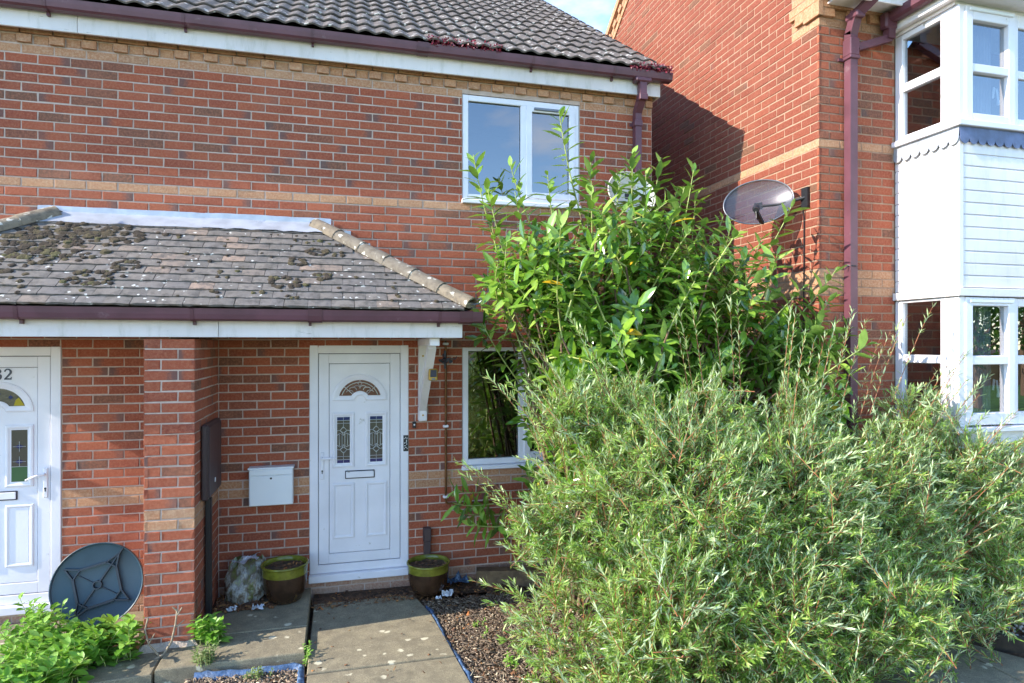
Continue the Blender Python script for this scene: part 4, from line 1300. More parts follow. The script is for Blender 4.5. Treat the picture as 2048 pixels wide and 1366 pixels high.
# ------------------------------------------------------------------ neighbouring house
Bh = thing('gabled_house', 'taller red brick gabled house with a white bay window at the right', 'house', (4.9, -1.22, -0.2))
BX, BY = 4.02, -1.22
ZB = 3.83
bz_ = lambda m: ZB + CH * m
BXR = 9.2
APY, APZ = 2.113, 7.59
RB = 0.687
def gable_z(y): return APZ - RB * abs(y - APY)
BYB = 2 * APY - BY
HB_F = [(4.84, 6.85, 1.38, 2.55), (4.84, 6.85, 2.5, 4.93)]
mb = MB()
plate(mb, BX, BXR, -0.3, 5.15, HB_F, lambda u, z: (u, BY + 0.0045, z))
mb.add([(BX + .0045, BY + .0045, -0.3), (BX + .0045, BYB, -0.3), (BX + .0045, BYB, gable_z(BYB)), (BX + .0045, APY, APZ), (BX + .0045, BY + .0045, gable_z(BY))], [(0, 4, 3, 2, 1)])
mb.add([(BXR, BY, -0.3), (BXR, BYB, -0.3), (BXR, BYB, 5), (BXR, APY, APZ), (BXR, BY, 5)], [(0, 1, 2, 3, 4)])
mb.add([(BX, BYB, -0.3), (BXR, BYB, -0.3), (BXR, BYB, 5), (BX, BYB, 5)], [(0, 1, 2, 3)])
wallB = mb.build('wall', 'pink_mortar', Bh)
bb = Brickwork()
BC0, BF0 = 4.838, -1.84
for m in range(-54, 48):
    z = bz_(m)
    if z > APZ: break
    buff = m in (0, 14, 15, 16, -15, -16, -17)
    mat = 'buff_brick' if buff else 'red_brick'
    if z < 5.12:
        fl = lambda u, pr: ((u, BY - pr, 0), (0, -1))
        ph = BX - JT / 2 + (0.11 if m % 2 else 0)
        vis = 1.0 if z > 1.9 else 0
        if m == 15:
            bb.course('wall', BX - JT / 2, 4.86, z, BX + 0.05, fl, mat, HB_F, 0, BL / 2, vis)
        elif m % 2:
            bb.course('wall', BX - JT / 2, BX + 0.11, z, BX - JT / 2, fl, mat, HB_F, 0, 0.5, vis)
            bb.course('wall', BX + 0.11, BXR, z, BX + 0.11, fl, mat, HB_F, 0, BL, vis)
        else:
            bb.course('wall', BX - JT / 2, BXR, z, BX - JT / 2, fl, mat, HB_F, 0, BL, vis)
    # gable side, runs along y; local u = -y so the brick x axis points towards the viewer
    y1 = min(BYB, APY + (APZ - z - CH * 0.5) / RB - 0.2)
    y0 = max(BY, APY - (APZ - z - CH * 0.5) / RB + 0.2)
    if y1 - y0 < 0.1: continue
    fs_ = lambda u, pr: ((BX - pr, u, 0), (-1, 0))
    mat2 = 'buff_brick' if m in (0, -15, -16, -17) else 'dimmed_side_brick'
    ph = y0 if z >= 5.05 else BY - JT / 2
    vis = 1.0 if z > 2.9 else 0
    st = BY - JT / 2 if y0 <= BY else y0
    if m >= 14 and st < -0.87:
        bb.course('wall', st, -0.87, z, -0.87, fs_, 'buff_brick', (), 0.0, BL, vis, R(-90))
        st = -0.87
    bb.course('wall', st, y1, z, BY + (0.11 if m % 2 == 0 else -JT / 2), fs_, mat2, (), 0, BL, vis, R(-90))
for m in range(-54, -34):
    z = bz_(m)
    if z > 1.1: break
    bb.course('wall', BC0 + 0.055, 6.85 - 0.055, z, BC0 + (0.11 if m % 2 else 0), lambda u, pr: ((u, BF0 + 0.056 - pr, 0), (0, -1)), 'red_brick', (), 0, BL, 0.0)
    bb.course('wall', BF0 + 0.055, BY, z, BF0 + (0 if m % 2 else 0.11), lambda u, pr: ((BC0 + 0.056 - pr, u, 0), (-1, 0)), 'red_brick', (), 0, BL, 0.0, R(-90))
bb.finish({'wall': wallB}, 300, None)
# dentils and kneeler in buff brick
m = MB()
for k in range(3):
    x = 4.115 + k * 0.235 - 0.0
    m.cbox(x - 0.1 if k == 0 else x - 0.052 + 0.0, x + 0.05, BY - 0.03, BY + 0.01, 4.972, 5.044, 0.003)
m.cbox(BX - 0.03, BX + 0.02, -1.252, -1.056, 4.972, 5.10, 0.003)
m.cbox(BX - 0.03, BX + 0.01, -1.054, -0.946, 4.996, 5.10, 0.003)
m.cbox(BX - 0.03, BX + 0.01, -0.944, -0.872, 5.075, 5.10, 0.003)
m.cbox(BX - 0.031, BX + 0.01, -1.253, -0.872, 5.101, 5.17, 0.003)
m.cbox(BX + 0.022, 4.84, BY - 0.032, BY + 0.01, 5.046, 5.14, 0.003)
m.build('dentil_course', 'buff_brick', Bh)
# raking verge: buff band with dentils, barge board, roof
def rake(sgn):
    e_y = BYB if sgn > 0 else BY
    m = MB(); d = MB(); b = MB()
    P0 = Vector((BX, APY, APZ)); P1 = Vector((BX, APY + sgn * (abs(e_y - APY) + 0.2), APZ - RB * (abs(e_y - APY) + 0.2)))
    dv = (P1 - P0); L = dv.length; dv.normalize(); nn = Vector((0, sgn * RB, 1)).normalized()
    n_ = int(L / 0.114)
    for k in range(n_):
        a = P0 + dv * (k * L / n_ + 0.005); c = P0 + dv * ((k + 1) * L / n_ - 0.005)
        off = -0.035 if k % 2 else -0.012
        d.bar(a + nn * 0.005 + Vector((off / 2, 0, 0)), c + nn * 0.005 + Vector((off / 2, 0, 0)), abs(off) + 0.02, 0.085, nn)
        m.bar(a - nn * 0.08 + Vector((-0.004, 0, 0)), c - nn * 0.08 + Vector((-0.004, 0, 0)), 0.03, 0.07, nn)
    d.build('verge_dentils', 'buff_brick', Bh); m.build('verge_band', 'buff_brick', Bh)
    b.bar(P0 + nn * 0.095 + Vector((-0.03, 0, 0)), P1 + nn * 0.095 + Vector((-0.03, 0, 0)), 0.085, 0.085, nn)
    b.build('verge_trim', 'buff_brick', Bh)
rake(1); rake(-1)
m = MB()
for sgn, e_y in ((1, BYB), (-1, BY)):
    y1 = APY + sgn * (abs(e_y - APY) + 0.3); z1 = APZ - RB * (abs(e_y - APY) + 0.3)
    vs = [(BX - 0.06, APY, APZ + 0.17), (BXR + 0.1, APY, APZ + 0.17), (BXR + 0.1, y1, z1 + 0.17), (BX - 0.06, y1, z1 + 0.17)]
    m.add(vs + [(a, b, c + 0.04) for a, b, c in vs], [(0, 1, 2, 3), (4, 7, 6, 5), (0, 3, 7, 4), (3, 2, 6, 7)])
m.build('roof', 'pantile', Bh)
# main eaves of this house
m = MB(); m.cbox(BX + 0.06, BXR, BY - 0.26, BY - 0.24, 5.02, 5.2, 0.003); m.box(BX + 0.06, BXR, BY - 0.239, BY - 0.034, 5.07, 5.085); m.build('fascia', 'white_board_paint', Bh)
gutter('gutter', BX - 0.02, BXR, BY - 0.262, 5.13, Bh, 'maroon_plastic', [4.8, 5.8], [])

# --- bay window
BC = 4.838; BF = -1.84; BR = 6.85
bay = MB()
bay.box(BC + 0.03, BR - 0.03, BF + 0.03, BY + 0.02, 2.57, 3.86)
bayo = bay.build('bay_window', 'roof_underlay', Bh)
def win_frame_x(y0, y1, z0, z1, zt0, zt1, w, x):          # cheek frame in the plane x = const
    f = MB()
    def Bx(a, b, c, d, dx=0.0): f.cbox(x + dx, x + 0.06, a, b, c, d, 0.004)
    return f, Bx
def cheek(z0, z1, gz0, gm0, gm1, gz1):
    f = MB(); x = BC
    f.cbox(x, x + 0.06, -1.30, BY - 0.002, z0, z1, 0.004)                      # wall-side jamb
    f.cbox(x - 0.001, x + 0.06, BF + 0.001, -1.673, z0, z1, 0.005)              # corner post
    f.cbox(x + 0.002, x + 0.06, -1.6735, -1.2995, gz1, z1 - .0005, 0.004)
    f.cbox(x + 0.002, x + 0.06, -1.6735, -1.2995, z0 + .0005, gz0, 0.004)
    f.cbox(x + 0.002, x + 0.06, -1.6735, -1.2995, gm0, gm1, 0.004)
    fr = f.build('side_frame', 'white_plastic', bayo)
    for a, b in ((gz0, gm0), (gm1, gz1)):
        p = MB(); p.box(x + 0.03, x + 0.034, -1.674, -1.299, a - .003, b + .003); p.build('pane', 'window_glass', fr)
def front(z0, z1, gz0, gm0, gm1, gz1):
    y = BF
    f = MB()
    xs_ = [4.897, 5.428, 5.96, 6.49]
    f.cbox(BC + 0.06, 4.897, y + 0.001, y + 0.07, z0, z1, 0.004)
    f.cbox(BC - 0.0015, BC + 0.0595, y, y + 0.06, z0, z1, 0.005)
    f.cbox(BR - 0.06, BR, y + 0.001, y + 0.07, z0, z1, 0.004)
    fr = f.build('front_frame', 'white_plastic', bayo)
    f = MB()
    f.cbox(BR - 0.06, BR, y + 0.071, BY - 0.002, z0, z1, 0.004); f.build('far_side', 'white_plastic', bayo)
    for i in range(4):
        xa = xs_[i] + 0.002; xb = (xs_[i + 1] if i < 3 else BR - 0.06) - 0.002
        op = i % 2 == 0
        yy = y - 0.012 if op else y + 0.006
        s = MB(); w_ = 0.074 if op else 0.05
        zl, zh = z0 + (0.012 if op else 0.004), z1 - 0.004
        s.cbox(xa, xa + w_, yy, y + 0.06, zl, zh, 0.005); s.cbox(xb - w_, xb, yy, y + 0.06, zl, zh, 0.005)
        s.cbox(xa + w_ - .0005, xb - w_ + .0005, yy + .0007, y + 0.06, gz1, zh - .0005, 0.005)
        s.cbox(xa + w_ - .0005, xb - w_ + .0005, yy + .0007, y + 0.06, zl + .0005, gz0, 0.005)
        s.cbox(xa + w_ - .0005, xb - w_ + .0005, yy + .003, y + 0.06, gm0, gm1, 0.005)
        so_ = s.build('sash', 'white_plastic', bayo)
        for a, b in ((gz0, gm0), (gm1, gz1)):
            p = MB(); p.box(xa + w_ - .003, xb - w_ + .003, y + 0.028, y + 0.032, a - .003, b + .003); p.build('pane', 'window_glass', so_)
        if op:
            v = MB(); v.cbox(xa + 0.03, xb - 0.03, yy - 0.014, yy + 0.002, zh - 0.045, zh - 0.018, 0.005); v.build('trickle_vent', 'white_metal', so_)
            h = MB(); h.cbox(xb - w_ - 0.035, xb - w_ - 0.012, y + 0.05, y + 0.065, gz0 + 0.12, gz0 + 0.16, 0.003)
            h.tube([(xb - w_ - 0.02, y + 0.06, gz0 + 0.15), (xb - w_ - 0.02, y + 0.075, gz0 + 0.26), (xb - w_ - 0.05, y + 0.075, gz0 + 0.27), (xb - w_ - 0.06, y + 0.075, gz0 + 0.18)], 0.008, 6)
            h.build('handle', 'white_metal', so_)
cheek(3.928, 4.875, 3.967, 4.36, 4.432, 4.826); front(3.928, 4.875, 3.998, 4.337, 4.405, 4.76)
cheek(1.43, 2.495, 1.54, 1.945, 2.014, 2.474); front(1.43, 2.495, 1.54, 1.94, 2.012, 2.422)
for z0, z1 in ((3.878, 3.926), (1.386, 1.428)):
    m = MB()
    m.cbox(BC - 0.045, BR + 0.04, BF - 0.045, BF + 0.03, z0, z1, 0.005)
    m.cbox(BC - 0.045, BC + 0.02, BF + 0.031, BY - 0.002, z0, z1, 0.005)
    m.build('sill', 'white_plastic', bayo)
# cladding boards, one mesh each
def boards(ztop, zbot, pitch):
    z = ztop
    while z > zbot + 0.03:
        a = max(zbot, z - pitch)
        m = MB()
        fn = lambda u, v, x: (x, BF + u, v)
        pr = [(0.012, a + 0.0015), (0.0, a + 0.0015), (-0.003, a + 0.005), (-0.003, z - 0.014), (0.004, z - 0.005), (0.005, z - 0.0005), (0.012, z - 0.0005)]
        m.prism(pr, fn, BC + 0.045, BR)
        fx_ = lambda u, v, y_: (BC + u, y_, v)
        m.prism([(p[0] * 0.6 + 0.004, p[1]) for p in pr], fx_, BF + 0.045, BY - 0.002)
        m.build('cladding_board', 'white_board_paint', bayo)
        z -= pitch
boards(3.765, 2.565, 0.0995)
m = MB(); m.cbox(BC - 0.004, BC + 0.044, BF - 0.006, BF + 0.044, 2.566, 3.80, 0.004); m.build('corner_trim', 'white_board_paint', bayo)
m = MB()
m.cbox(BC - 0.03, BR + 0.03, BF - 0.03, BF + 0.03, 2.499, 2.564, 0.004); m.cbox(BC - 0.03, BC + 0.03, BF + 0.031, BY - 0.002, 2.499, 2.564, 0.004)
m.build('drip_board', 'white_board_paint', bayo)
m = MB(); m.cbox(BC + 0.01, BR - 0.01, BF + 0.012, BY, 1.18, 1.385, 0.004); m.build('apron_panel', 'white_board_paint', bayo)
m = MB(); m.cbox(BC + 0.06, BR - 0.06, BF + 0.06, BY, -0.25, 1.179, 0.004); m.build('plinth', 'pink_mortar', bayo)
# scalloped lead skirt
def scallop(fn, a, b):
    m = MB(); n_ = max(1, round((b - a) / 0.092)); w_ = (b - a) / n_
    top, mid = 3.877, 3.785
    for k in range(n_):
        u0 = a + k * w_
        pts = [(u0, top), (u0, mid)] + [(u0 + w_ / 2 - w_ / 2 * math.cos(t_), mid - 0.05 * math.sin(t_)) for t_ in np.linspace(0.2, math.pi - 0.2, 7)] + [(u0 + w_, mid), (u0 + w_, top)]
        m.prism(pts, fn, 0.0, 0.004)
    return m
scallop(lambda u, v, d: (u, BF - 0.012 - d + (v - 3.877) * 0.06, v), BC - 0.01, BR).build('lead_skirt', 'shaded_lead', bayo)
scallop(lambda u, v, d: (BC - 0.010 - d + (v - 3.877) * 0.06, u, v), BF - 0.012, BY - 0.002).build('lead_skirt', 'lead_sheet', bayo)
# bay eaves: fascia, soffit, gutter
m = MB()
m.cbox(BC - 0.085, BC - 0.065, BF - 0.16, BY - 0.035, 4.90, 5.06, 0.003); m.cbox(BC - 0.085, BR + 0.1, BF - 0.18, BF - 0.161, 4.90, 5.06, 0.003)
m.box(BC - 0.064, BR + 0.1, BF - 0.16, BF + 0.06, 4.905, 4.917); m.box(BC - 0.064, BC + 0.06, BF + 0.0605, BY - 0.035, 4.905, 4.917)
m.box(BC - 0.02, BR, BF + 0.02, BY, 4.877, 4.904)
m.build('bay_fascia', 'white_board_paint', bayo)
m = MB()
m.add([(BC - 0.1, BF - 0.2, 5.08), (BR + 0.1, BF - 0.2, 5.08), (BR + 0.1, BY, 5.32), (BC - 0.1, BY, 5.32), (BC - 0.1, BF - 0.2, 5.1), (BC - 0.1, BY, 5.08)], [(0, 1, 2, 3), (0, 3, 5)])
m.build('bay_roof', 'pantile', bayo)
m = MB()   # gutter along the bay cheek, outlet and branch to the downpipe
prof = [(0, 0.08), (0, 0.02), (-0.02, 0), (-0.07, 0), (-0.095, 0.02), (-0.1, 0.08)]
m.prism(prof, lambda u, v, y: (BC - 0.087 + u, y, 4.955 + v), BF - 0.18, BY - 0.07)
m.cbox(BC - 0.215, BC - 0.085, BY - 0.12, BY - 0.038, 4.90, 5.045, 0.015)
m.bar((BC - 0.14, BY - 0.075, 4.92), (BC - 0.14, BY - 0.075, 4.82), 0.07, 0.07, (0, 1, 0))
m.bar((BC - 0.125, BY - 0.06, 4.835), (4.37, BY - 0.05, 4.715), 0.062, 0.062, (0, 1, 0))
m.build('bay_gutter', 'maroon_plastic', bayo)
m = MB()
m.bar((4.31, BY - 0.05, -0.1), (4.31, BY - 0.05, 4.84), 0.075, 0.075, (0, 1, 0))
m.bar((4.31, BY - 0.05, 4.82), (4.31, BY - 0.12, 5.0), 0.075, 0.075, (0, 1, 0))
m.bar((4.31, BY - 0.11, 4.97), (4.36, BY - 0.26, 5.06), 0.075, 0.075, (0, 1, 0))
m.cbox(4.262, 4.358, BY - 0.1, BY - 0.004, 4.63, 4.78, 0.006)
m.cbox(4.258, 4.362, BY - 0.104, BY - 0.004, 4.60, 4.63, 0.004)
m.box(4.21, 4.41, BY - 0.02, BY - 0.004, 4.595, 4.62)
m.cbox(4.262, 4.358, BY - 0.17, BY - 0.03, 4.93, 4.99, 0.01)
m.build('downpipe', 'maroon_plastic', Bh)
m = MB(); m.tube([(4.31 + 0.047 * math.cos(a), BY - 0.05 + 0.047 * math.sin(a), 2.80 + 0.01 * math.sin(a)) for a in np.linspace(0, 6.28, 14)] + [(4.26, BY - 0.07, 2.785), (4.235, BY - 0.06, 2.76)], 0.005, 6); m.build('cable_tie', 'black_plastic', Bh)
# rooms and curtains behind the bay glass
m = MB()
for z0, z1 in ((1.2, 2.56), (3.7, 4.87)):
    m.add([(BC + .07, 2.0, z0), (BR + 1, 2.0, z0), (BR + 1, 2.0, z1), (BC + .07, 2.0, z1), (BC + .07, BY + .1, z0), (BR + 1, BY + .1, z0), (BR + 1, BY + .1, z1), (BC + .07, BY + .1, z1)], [(0, 1, 2, 3), (4, 5, 1, 0), (3, 2, 6, 7), (1, 5, 6, 2)])
m.build('room', 'interior_dark', bayo)
m = MB()
for z0, z1 in ((1.3, 2.48), (3.75, 4.86)):
    for x0, x1, y_ in ((5.16, 5.36, BF + 0.16), (6.3, 6.6, BF + 0.16)):
        n_ = 24
        vs = [(x0 + (x1 - x0) * i / n_, y_ + 0.025 * math.sin(i * 1.6), z) for z in (z0, z1) for i in range(n_ + 1)]
        m.add(vs, [(i, i + 1, n_ + 2 + i, n_ + 1 + i) for i in range(n_)])
m.build('curtain', 'curtain_fabric', bayo, smooth=True)
m = MB()
m.lathe([(0.03, 0), (0.05, 0.02), (0.045, 0.08), (0.02, 0.14), (0.028, 0.16)], (5.05, BF + 0.2, 1.60), 14); m.build('vase', 'blue_glass', bayo, smooth=True)

# ------------------------------------------------------------------ foliage engine
def leaf_frames(P, D, Nn):
    D = D / np.linalg.norm(D, axis=1, keepdims=True)
    S = np.cross(D, Nn); S /= np.maximum(np.linalg.norm(S, axis=1, keepdims=True), 1e-6)
    U = np.cross(S, D)
    return D, S, U
LEAF = {   # (t, s, fold) points and faces
 'narrow': ([(0, 0, 0), (.33, -.5, .1), (.33, .5, .1), (.7, -.42, .06), (.7, .42, .06), (1, 0, 0)], [(0, 2, 1), (1, 2, 4, 3), (3, 4, 5)]),
 'broad': ([(-.10, 0, 0), (.02, 0, 0), (.25, -.40, .11), (.25, 0, 0), (.25, .40, .11), (.58, -.5, .13), (.58, 0, 0), (.58, .5, .13), (.85, -.27, .06), (.85, 0, 0), (.85, .27, .06), (1, 0, 0)],
           [(1, 3, 2), (1, 4, 3), (2, 3, 6, 5), (3, 4, 7, 6), (5, 6, 9, 8), (6, 7, 10, 9), (8, 9, 11), (9, 10, 11)]),
}
def leaves_mesh(name, P, D, Nn, L, W, bend, mat, parent, tpl='narrow', stuff=True):
    T, F = LEAF[tpl]
    D, S, U = leaf_frames(P, D, Nn)
    off = np.array(wofs(parent))
    n = len(P); k = len(T)
    V = np.empty((n, k, 3))
    for i, (t_, s_, f_) in enumerate(T):
        V[:, i] = P + D * (L * t_)[:, None] + S * (W * s_)[:, None] + U * (W * f_ - bend * L * max(t_, 0) ** 2)[:, None]
    V = V.reshape(-1, 3) - off
    faces = []
    loops = np.concatenate([np.concatenate([np.array(f) for f in F])[None, :] + (np.arange(n) * k)[:, None]], axis=0).reshape(-1)
    tot = np.tile(np.array([len(f) for f in F]), n)
    start = np.concatenate([[0], np.cumsum(tot)[:-1]])
    me = bpy.data.meshes.new(name)
    me.vertices.add(len(V)); me.vertices.foreach_set('co', V.ravel())
    me.loops.add(len(loops)); me.loops.foreach_set('vertex_index', loops.astype(np.int32))
    me.polygons.add(len(tot)); me.polygons.foreach_set('loop_start', start.astype(np.int32)); me.polygons.foreach_set('loop_total', tot.astype(np.int32))
    a = me.attributes.new('rnd', 'FLOAT', 'POINT'); a.data.foreach_set('value', np.repeat(rng.random(n), k).astype(np.float32))
    me.polygons.foreach_set('use_smooth', np.ones(len(tot), dtype=bool))
    me.update(calc_edges=True)
    me.materials.append(M[mat])
    return link(name, me, parent, stuff)
LV = {}
def leaf_object(name, P, D, Nn, L, W, bend, mat, parent, tpl='broad'):
    vi = random.randrange(5)
    key = (name, mat, vi, tpl)
    if key not in LV:
        T, F = LEAF[tpl]
        b = [0.05, 0.14, 0.22, -0.04, 0.3][vi]; ar = [0.33, 0.37, 0.30, 0.35, 0.32][vi] if mat == 'laurel_leaf' else [0.5, 0.56, 0.46, 0.52, 0.6][vi]
        me = bpy.data.meshes.new(name)
        me.from_pydata([(s_ * ar, t_, f_ * ar - b * max(t_, 0) ** 2) for t_, s_, f_ in T], [], F)
        me.polygons.foreach_set('use_smooth', [True] * len(F))
        me.materials.append(M[mat])
        LV[key] = me
    D = Vector(D).normalized(); S = D.cross(Vector(Nn)).normalized(); U = S.cross(D)
    o = bpy.data.objects.new(name, LV[key]); COL.objects.link(o); o.parent = parent
    mt = Matrix((S * L, D * L, U * L)).transposed().to_4x4()
    mt.translation = Vector(P) - wofs(parent)
    o.matrix_local = mt
    return o
def curve(a, c, b, n):
    a, b, c = map(np.array, (a, b, c))
    t_ = np.linspace(0, 1, n)[:, None]
    return (1 - t_) ** 2 * a + 2 * t_ * (1 - t_) * c + t_ ** 2 * b

# ------------------------------------------------------------------ cherry laurel
LB = np.array([2.3, -0.85, -0.2])
laurel = thing('laurel_bush', 'tall cherry laurel with broad glossy leaves in front of the house windows', 'shrub', tuple(LB))
def lz(x): return float(np.interp(x, [0.9, 1.2, 1.6, 2.1, 2.6, 3.0, 3.4, 3.8, 4.2], [2.6, 2.95, 3.15, 3.22, 3.25, 3.05, 2.75, 2.45, 2.1]))
tips = [(1.70, -1.0, 4.0), (1.02, -0.85, 3.64), (1.34, -0.8, 3.6), (1.60, -1.0, 3.5), (1.98, -1.0, 3.66), (2.4, -0.9, 3.75), (2.55, -0.85, 3.6), (2.90, -1.05, 3.62), (2.98, -0.95, 3.45), (3.72, -1.25, 3.3), (3.45, -1.2, 3.02), (4.0, -1.45, 2.74), (4.12, -1.45, 2.28), (1.15, -0.9, 3.14), (1.2, -0.8, 2.76), (1.06, -0.9, 2.32), (2.2, -1.1, 3.52), (1.3, -1.1, 3.3), (3.15, -1.1, 3.2), (2.72, -1.2, 3.4), (3.9, -1.5, 2.5), (0.93, -0.42, 0.84), (0.97, -0.5, 0.66), (1.05, -0.6, 0.58), (0.9, -0.55, 0.76), (2.45, -0.75, 3.74), (2.72, -0.8, 3.76), (2.6, -0.72, 3.6), (2.86, -0.85, 3.5), (2.3, -0.8, 3.6), (1.1, -1.0, 3.35), (1.22, -0.95, 2.6), (1.9, -1.2, 3.4), (2.05, -0.8, 3.55)]
ntop = len(tips)
for _ in range(410):
    x = rng.uniform(1.15, 4.0); y = rng.uniform(-1.75, -0.3) if x < 3.8 else rng.uniform(-1.9, -1.35)
    zt = lz(x) - 0.02 - rng.beta(1.0, 1.5) * 2.1
    if x < 1.5 and zt < 2.4: x += 0.5
    tips.append((x, y, max(0.7, zt)))
lp_, ld_, ln_, ll_ = [], [], [], []
stems = MB(); wood = MB()
for i, tp in enumerate(tips):
    tp = np.array(tp)
    b0 = LB + np.array([rng.uniform(-.5, .6), rng.uniform(-.15, .2), 0.1])
    out = tp - b0
    if i < ntop and tp[2] > 1: L_ = rng.uniform(0.75, 1.0)
    else: L_ = rng.uniform(0.4, 0.62)
    d = np.array([out[0] * 0.6, out[1] * 0.5 - 0.15, max(0.5, abs(out[2]) * (0.5 if i < ntop else 0.32))]); d /= np.linalg.norm(d)
    if i >= ntop:
        d = d + np.array([rng.normal(0, .4), rng.normal(-.12, .35), rng.normal(-.1, .25)]); d /= np.linalg.norm(d)
        if tp[0] - d[0] * L_ < 1.25: d[0] = -abs(d[0])
    if tp[2] < 1 and i < ntop: d = np.array([-0.85, -0.2, 0.12])
    st = tp - d * L_
    nseg = 14
    path = curve(st, (st + tp) / 2 + np.array([out[0] * 0.03, 0, 0.05 if i >= ntop else -0.04]), tp, nseg)
    stems.tube([tuple(p) for p in path[::2]] + [tuple(path[-1])], [0.0075 - 0.0045 * k / 7 for k in range(8)], 5, False)
    if i % 2 == 0 or i < ntop:
        mid = (b0 + st) / 2 + np.array([0, 0, 0.25])
        wood.tube([tuple(p) for p in curve(b0, mid, st, 7)], [0.02, 0.018, 0.015, 0.013, 0.011, 0.009, 0.0075], 5, False)
    nl = int(L_ / 0.029)
    for k in range(nl):
        f = 0.10 + 0.9 * k / nl
        p = path[min(nseg - 1, int(f * (nseg - 1)))] * (1 - (f * (nseg - 1)) % 1) + path[min(nseg - 1, int(f * (nseg - 1)) + 1)] * ((f * (nseg - 1)) % 1)
        az = k * 2.39996 + rng.uniform(-.4, .4)
        e1 = np.cross(d, [0.3, 1, 0.1]); e1 /= np.linalg.norm(e1); e2 = np.cross(d, e1)
        side = e1 * math.cos(az) + e2 * math.sin(az)
        ang = (1.38 - 0.72 * f ** 3) + rng.uniform(-.28, .28)
        dd = d * math.cos(ang) + side * math.sin(ang)
        dd[2] -= 0.14 * (1 - f)
        lp_.append(p); ld_.append(dd); ln_.append(d * 1.0 + np.array([0, 0, 0.5]) - side * 0.1 + rng.normal(0, .12, 3))
        ll_.append((rng.uniform(0.13, 0.20) if f < 0.9 else rng.uniform(0.085, 0.14)))
for _ in range(2300):   # loose inner leaves
    x = rng.uniform(1.15, 3.95); y = rng.uniform(-1.55, -0.35) if x < 3.8 else rng.uniform(-1.8, -1.4)
    z = lz(x) - 0.45 - rng.random() * 1.8
    if x < 1.55 and z < 2.35: continue
    lp_.append(np.array([x, y, z])); ld_.append(np.array([rng.normal(-.2, .8), rng.normal(-.5, .7), rng.normal(-.1, .5)])); ln_.append(np.array([rng.normal(-.3, .35), rng.normal(-.4, .35), 1.0])); ll_.append(rng.uniform(.12, .17))
lp_, ld_, ln_, ll_ = map(np.array, (lp_, ld_, ln_, ll_))
# the 300 leaves that show largest stay separate
sc_ = []
for i in range(len(lp_)):
    q = cam_px(*lp_[i])
    hidden = lp_[i][2] < 2.0 and lp_[i][0] > 1.15
    sc_.append((0 if (q is None or hidden or not in_view(lp_[i])) else ll_[i] / q[2] * (1.2 if lp_[i][1] < -1.0 or lp_[i][2] > 3.2 else 0.75)))
order = np.argsort(-np.array(sc_)); topi = set(order[:300].tolist())
for i in topi:
    leaf_object('leaf', lp_[i], ld_[i], ln_[i], ll_[i], 0, 0, 'laurel_leaf', laurel)
idx = np.array([i for i in range(len(lp_)) if i not in topi])
leaves_mesh('foliage', lp_[idx], ld_[idx], ln_[idx], ll_[idx], ll_[idx] * rng.uniform(.30, .38, len(idx)), rng.uniform(-.05, .3, len(idx)), 'laurel_leaf', laurel, 'broad')
stems.build('stem', 'laurel_stem', laurel, smooth=True); wood.build('trunk', 'bark_wood', laurel, smooth=True)

# ------------------------------------------------------------------ willow shrub
WB = np.array([2.5, -2.1, -0.2])
willow = thing('willow_shrub', 'wide spreading shrub with narrow silvery green leaves and reddish twigs', 'shrub', tuple(WB))
C0 = np.array([2.78, -2.0, 0.45]); RAD = np.array([1.9, 0.92, 1.35])
wp, wd, wn2, wl2 = [], [], [], []
tw = MB(); br = MB()
def willow_twig(st, tp, droop, nl, ls=1.0):
    d = tp - st
    mid = (st + tp) / 2 + np.array([0, 0, droop])
    path = curve(st, mid, tp, 7)
    tw.tube([tuple(p) for p in path[::2]], [0.0031, 0.0028, 0.0023, 0.0014], 3, False)
    dn = d / np.linalg.norm(d)
    e1 = np.cross(dn, [0.2, 0.3, 1.0]); e1 /= np.linalg.norm(e1); e2 = np.cross(dn, e1)
    fs_ = np.sort(rng.uniform(0.0, 1.0, nl))
    for k, f in enumerate(fs_):
        q = f * 6; a = min(5, int(q)); p = path[a] * (1 - (q - a)) + path[a + 1] * (q - a)
        az = k * 2.4 + rng.uniform(-.5, .5)
        side = e1 * math.cos(az) + e2 * math.sin(az)
        ang = rng.uniform(0.45, 1.05) * (1.0 - 0.45 * f)
        wp.append(p); wd.append(dn * math.cos(ang) + side * math.sin(ang) + np.array([0, 0, -0.08]))
        wn2.append(dn * 0.8 - side * 0.35 + np.array([0, 0, 0.45]) + rng.normal(0, .25, 3)); wl2.append(rng.uniform(0.030, 0.068) * ls)
def zbot(x): return float(np.interp(x, [0.8, 1.2, 3.4, 4.0, 4.6, 5.2, 5.8], [0.55, -0.15, -0.1, 0.1, 0.25, 0.4, 0.4]))
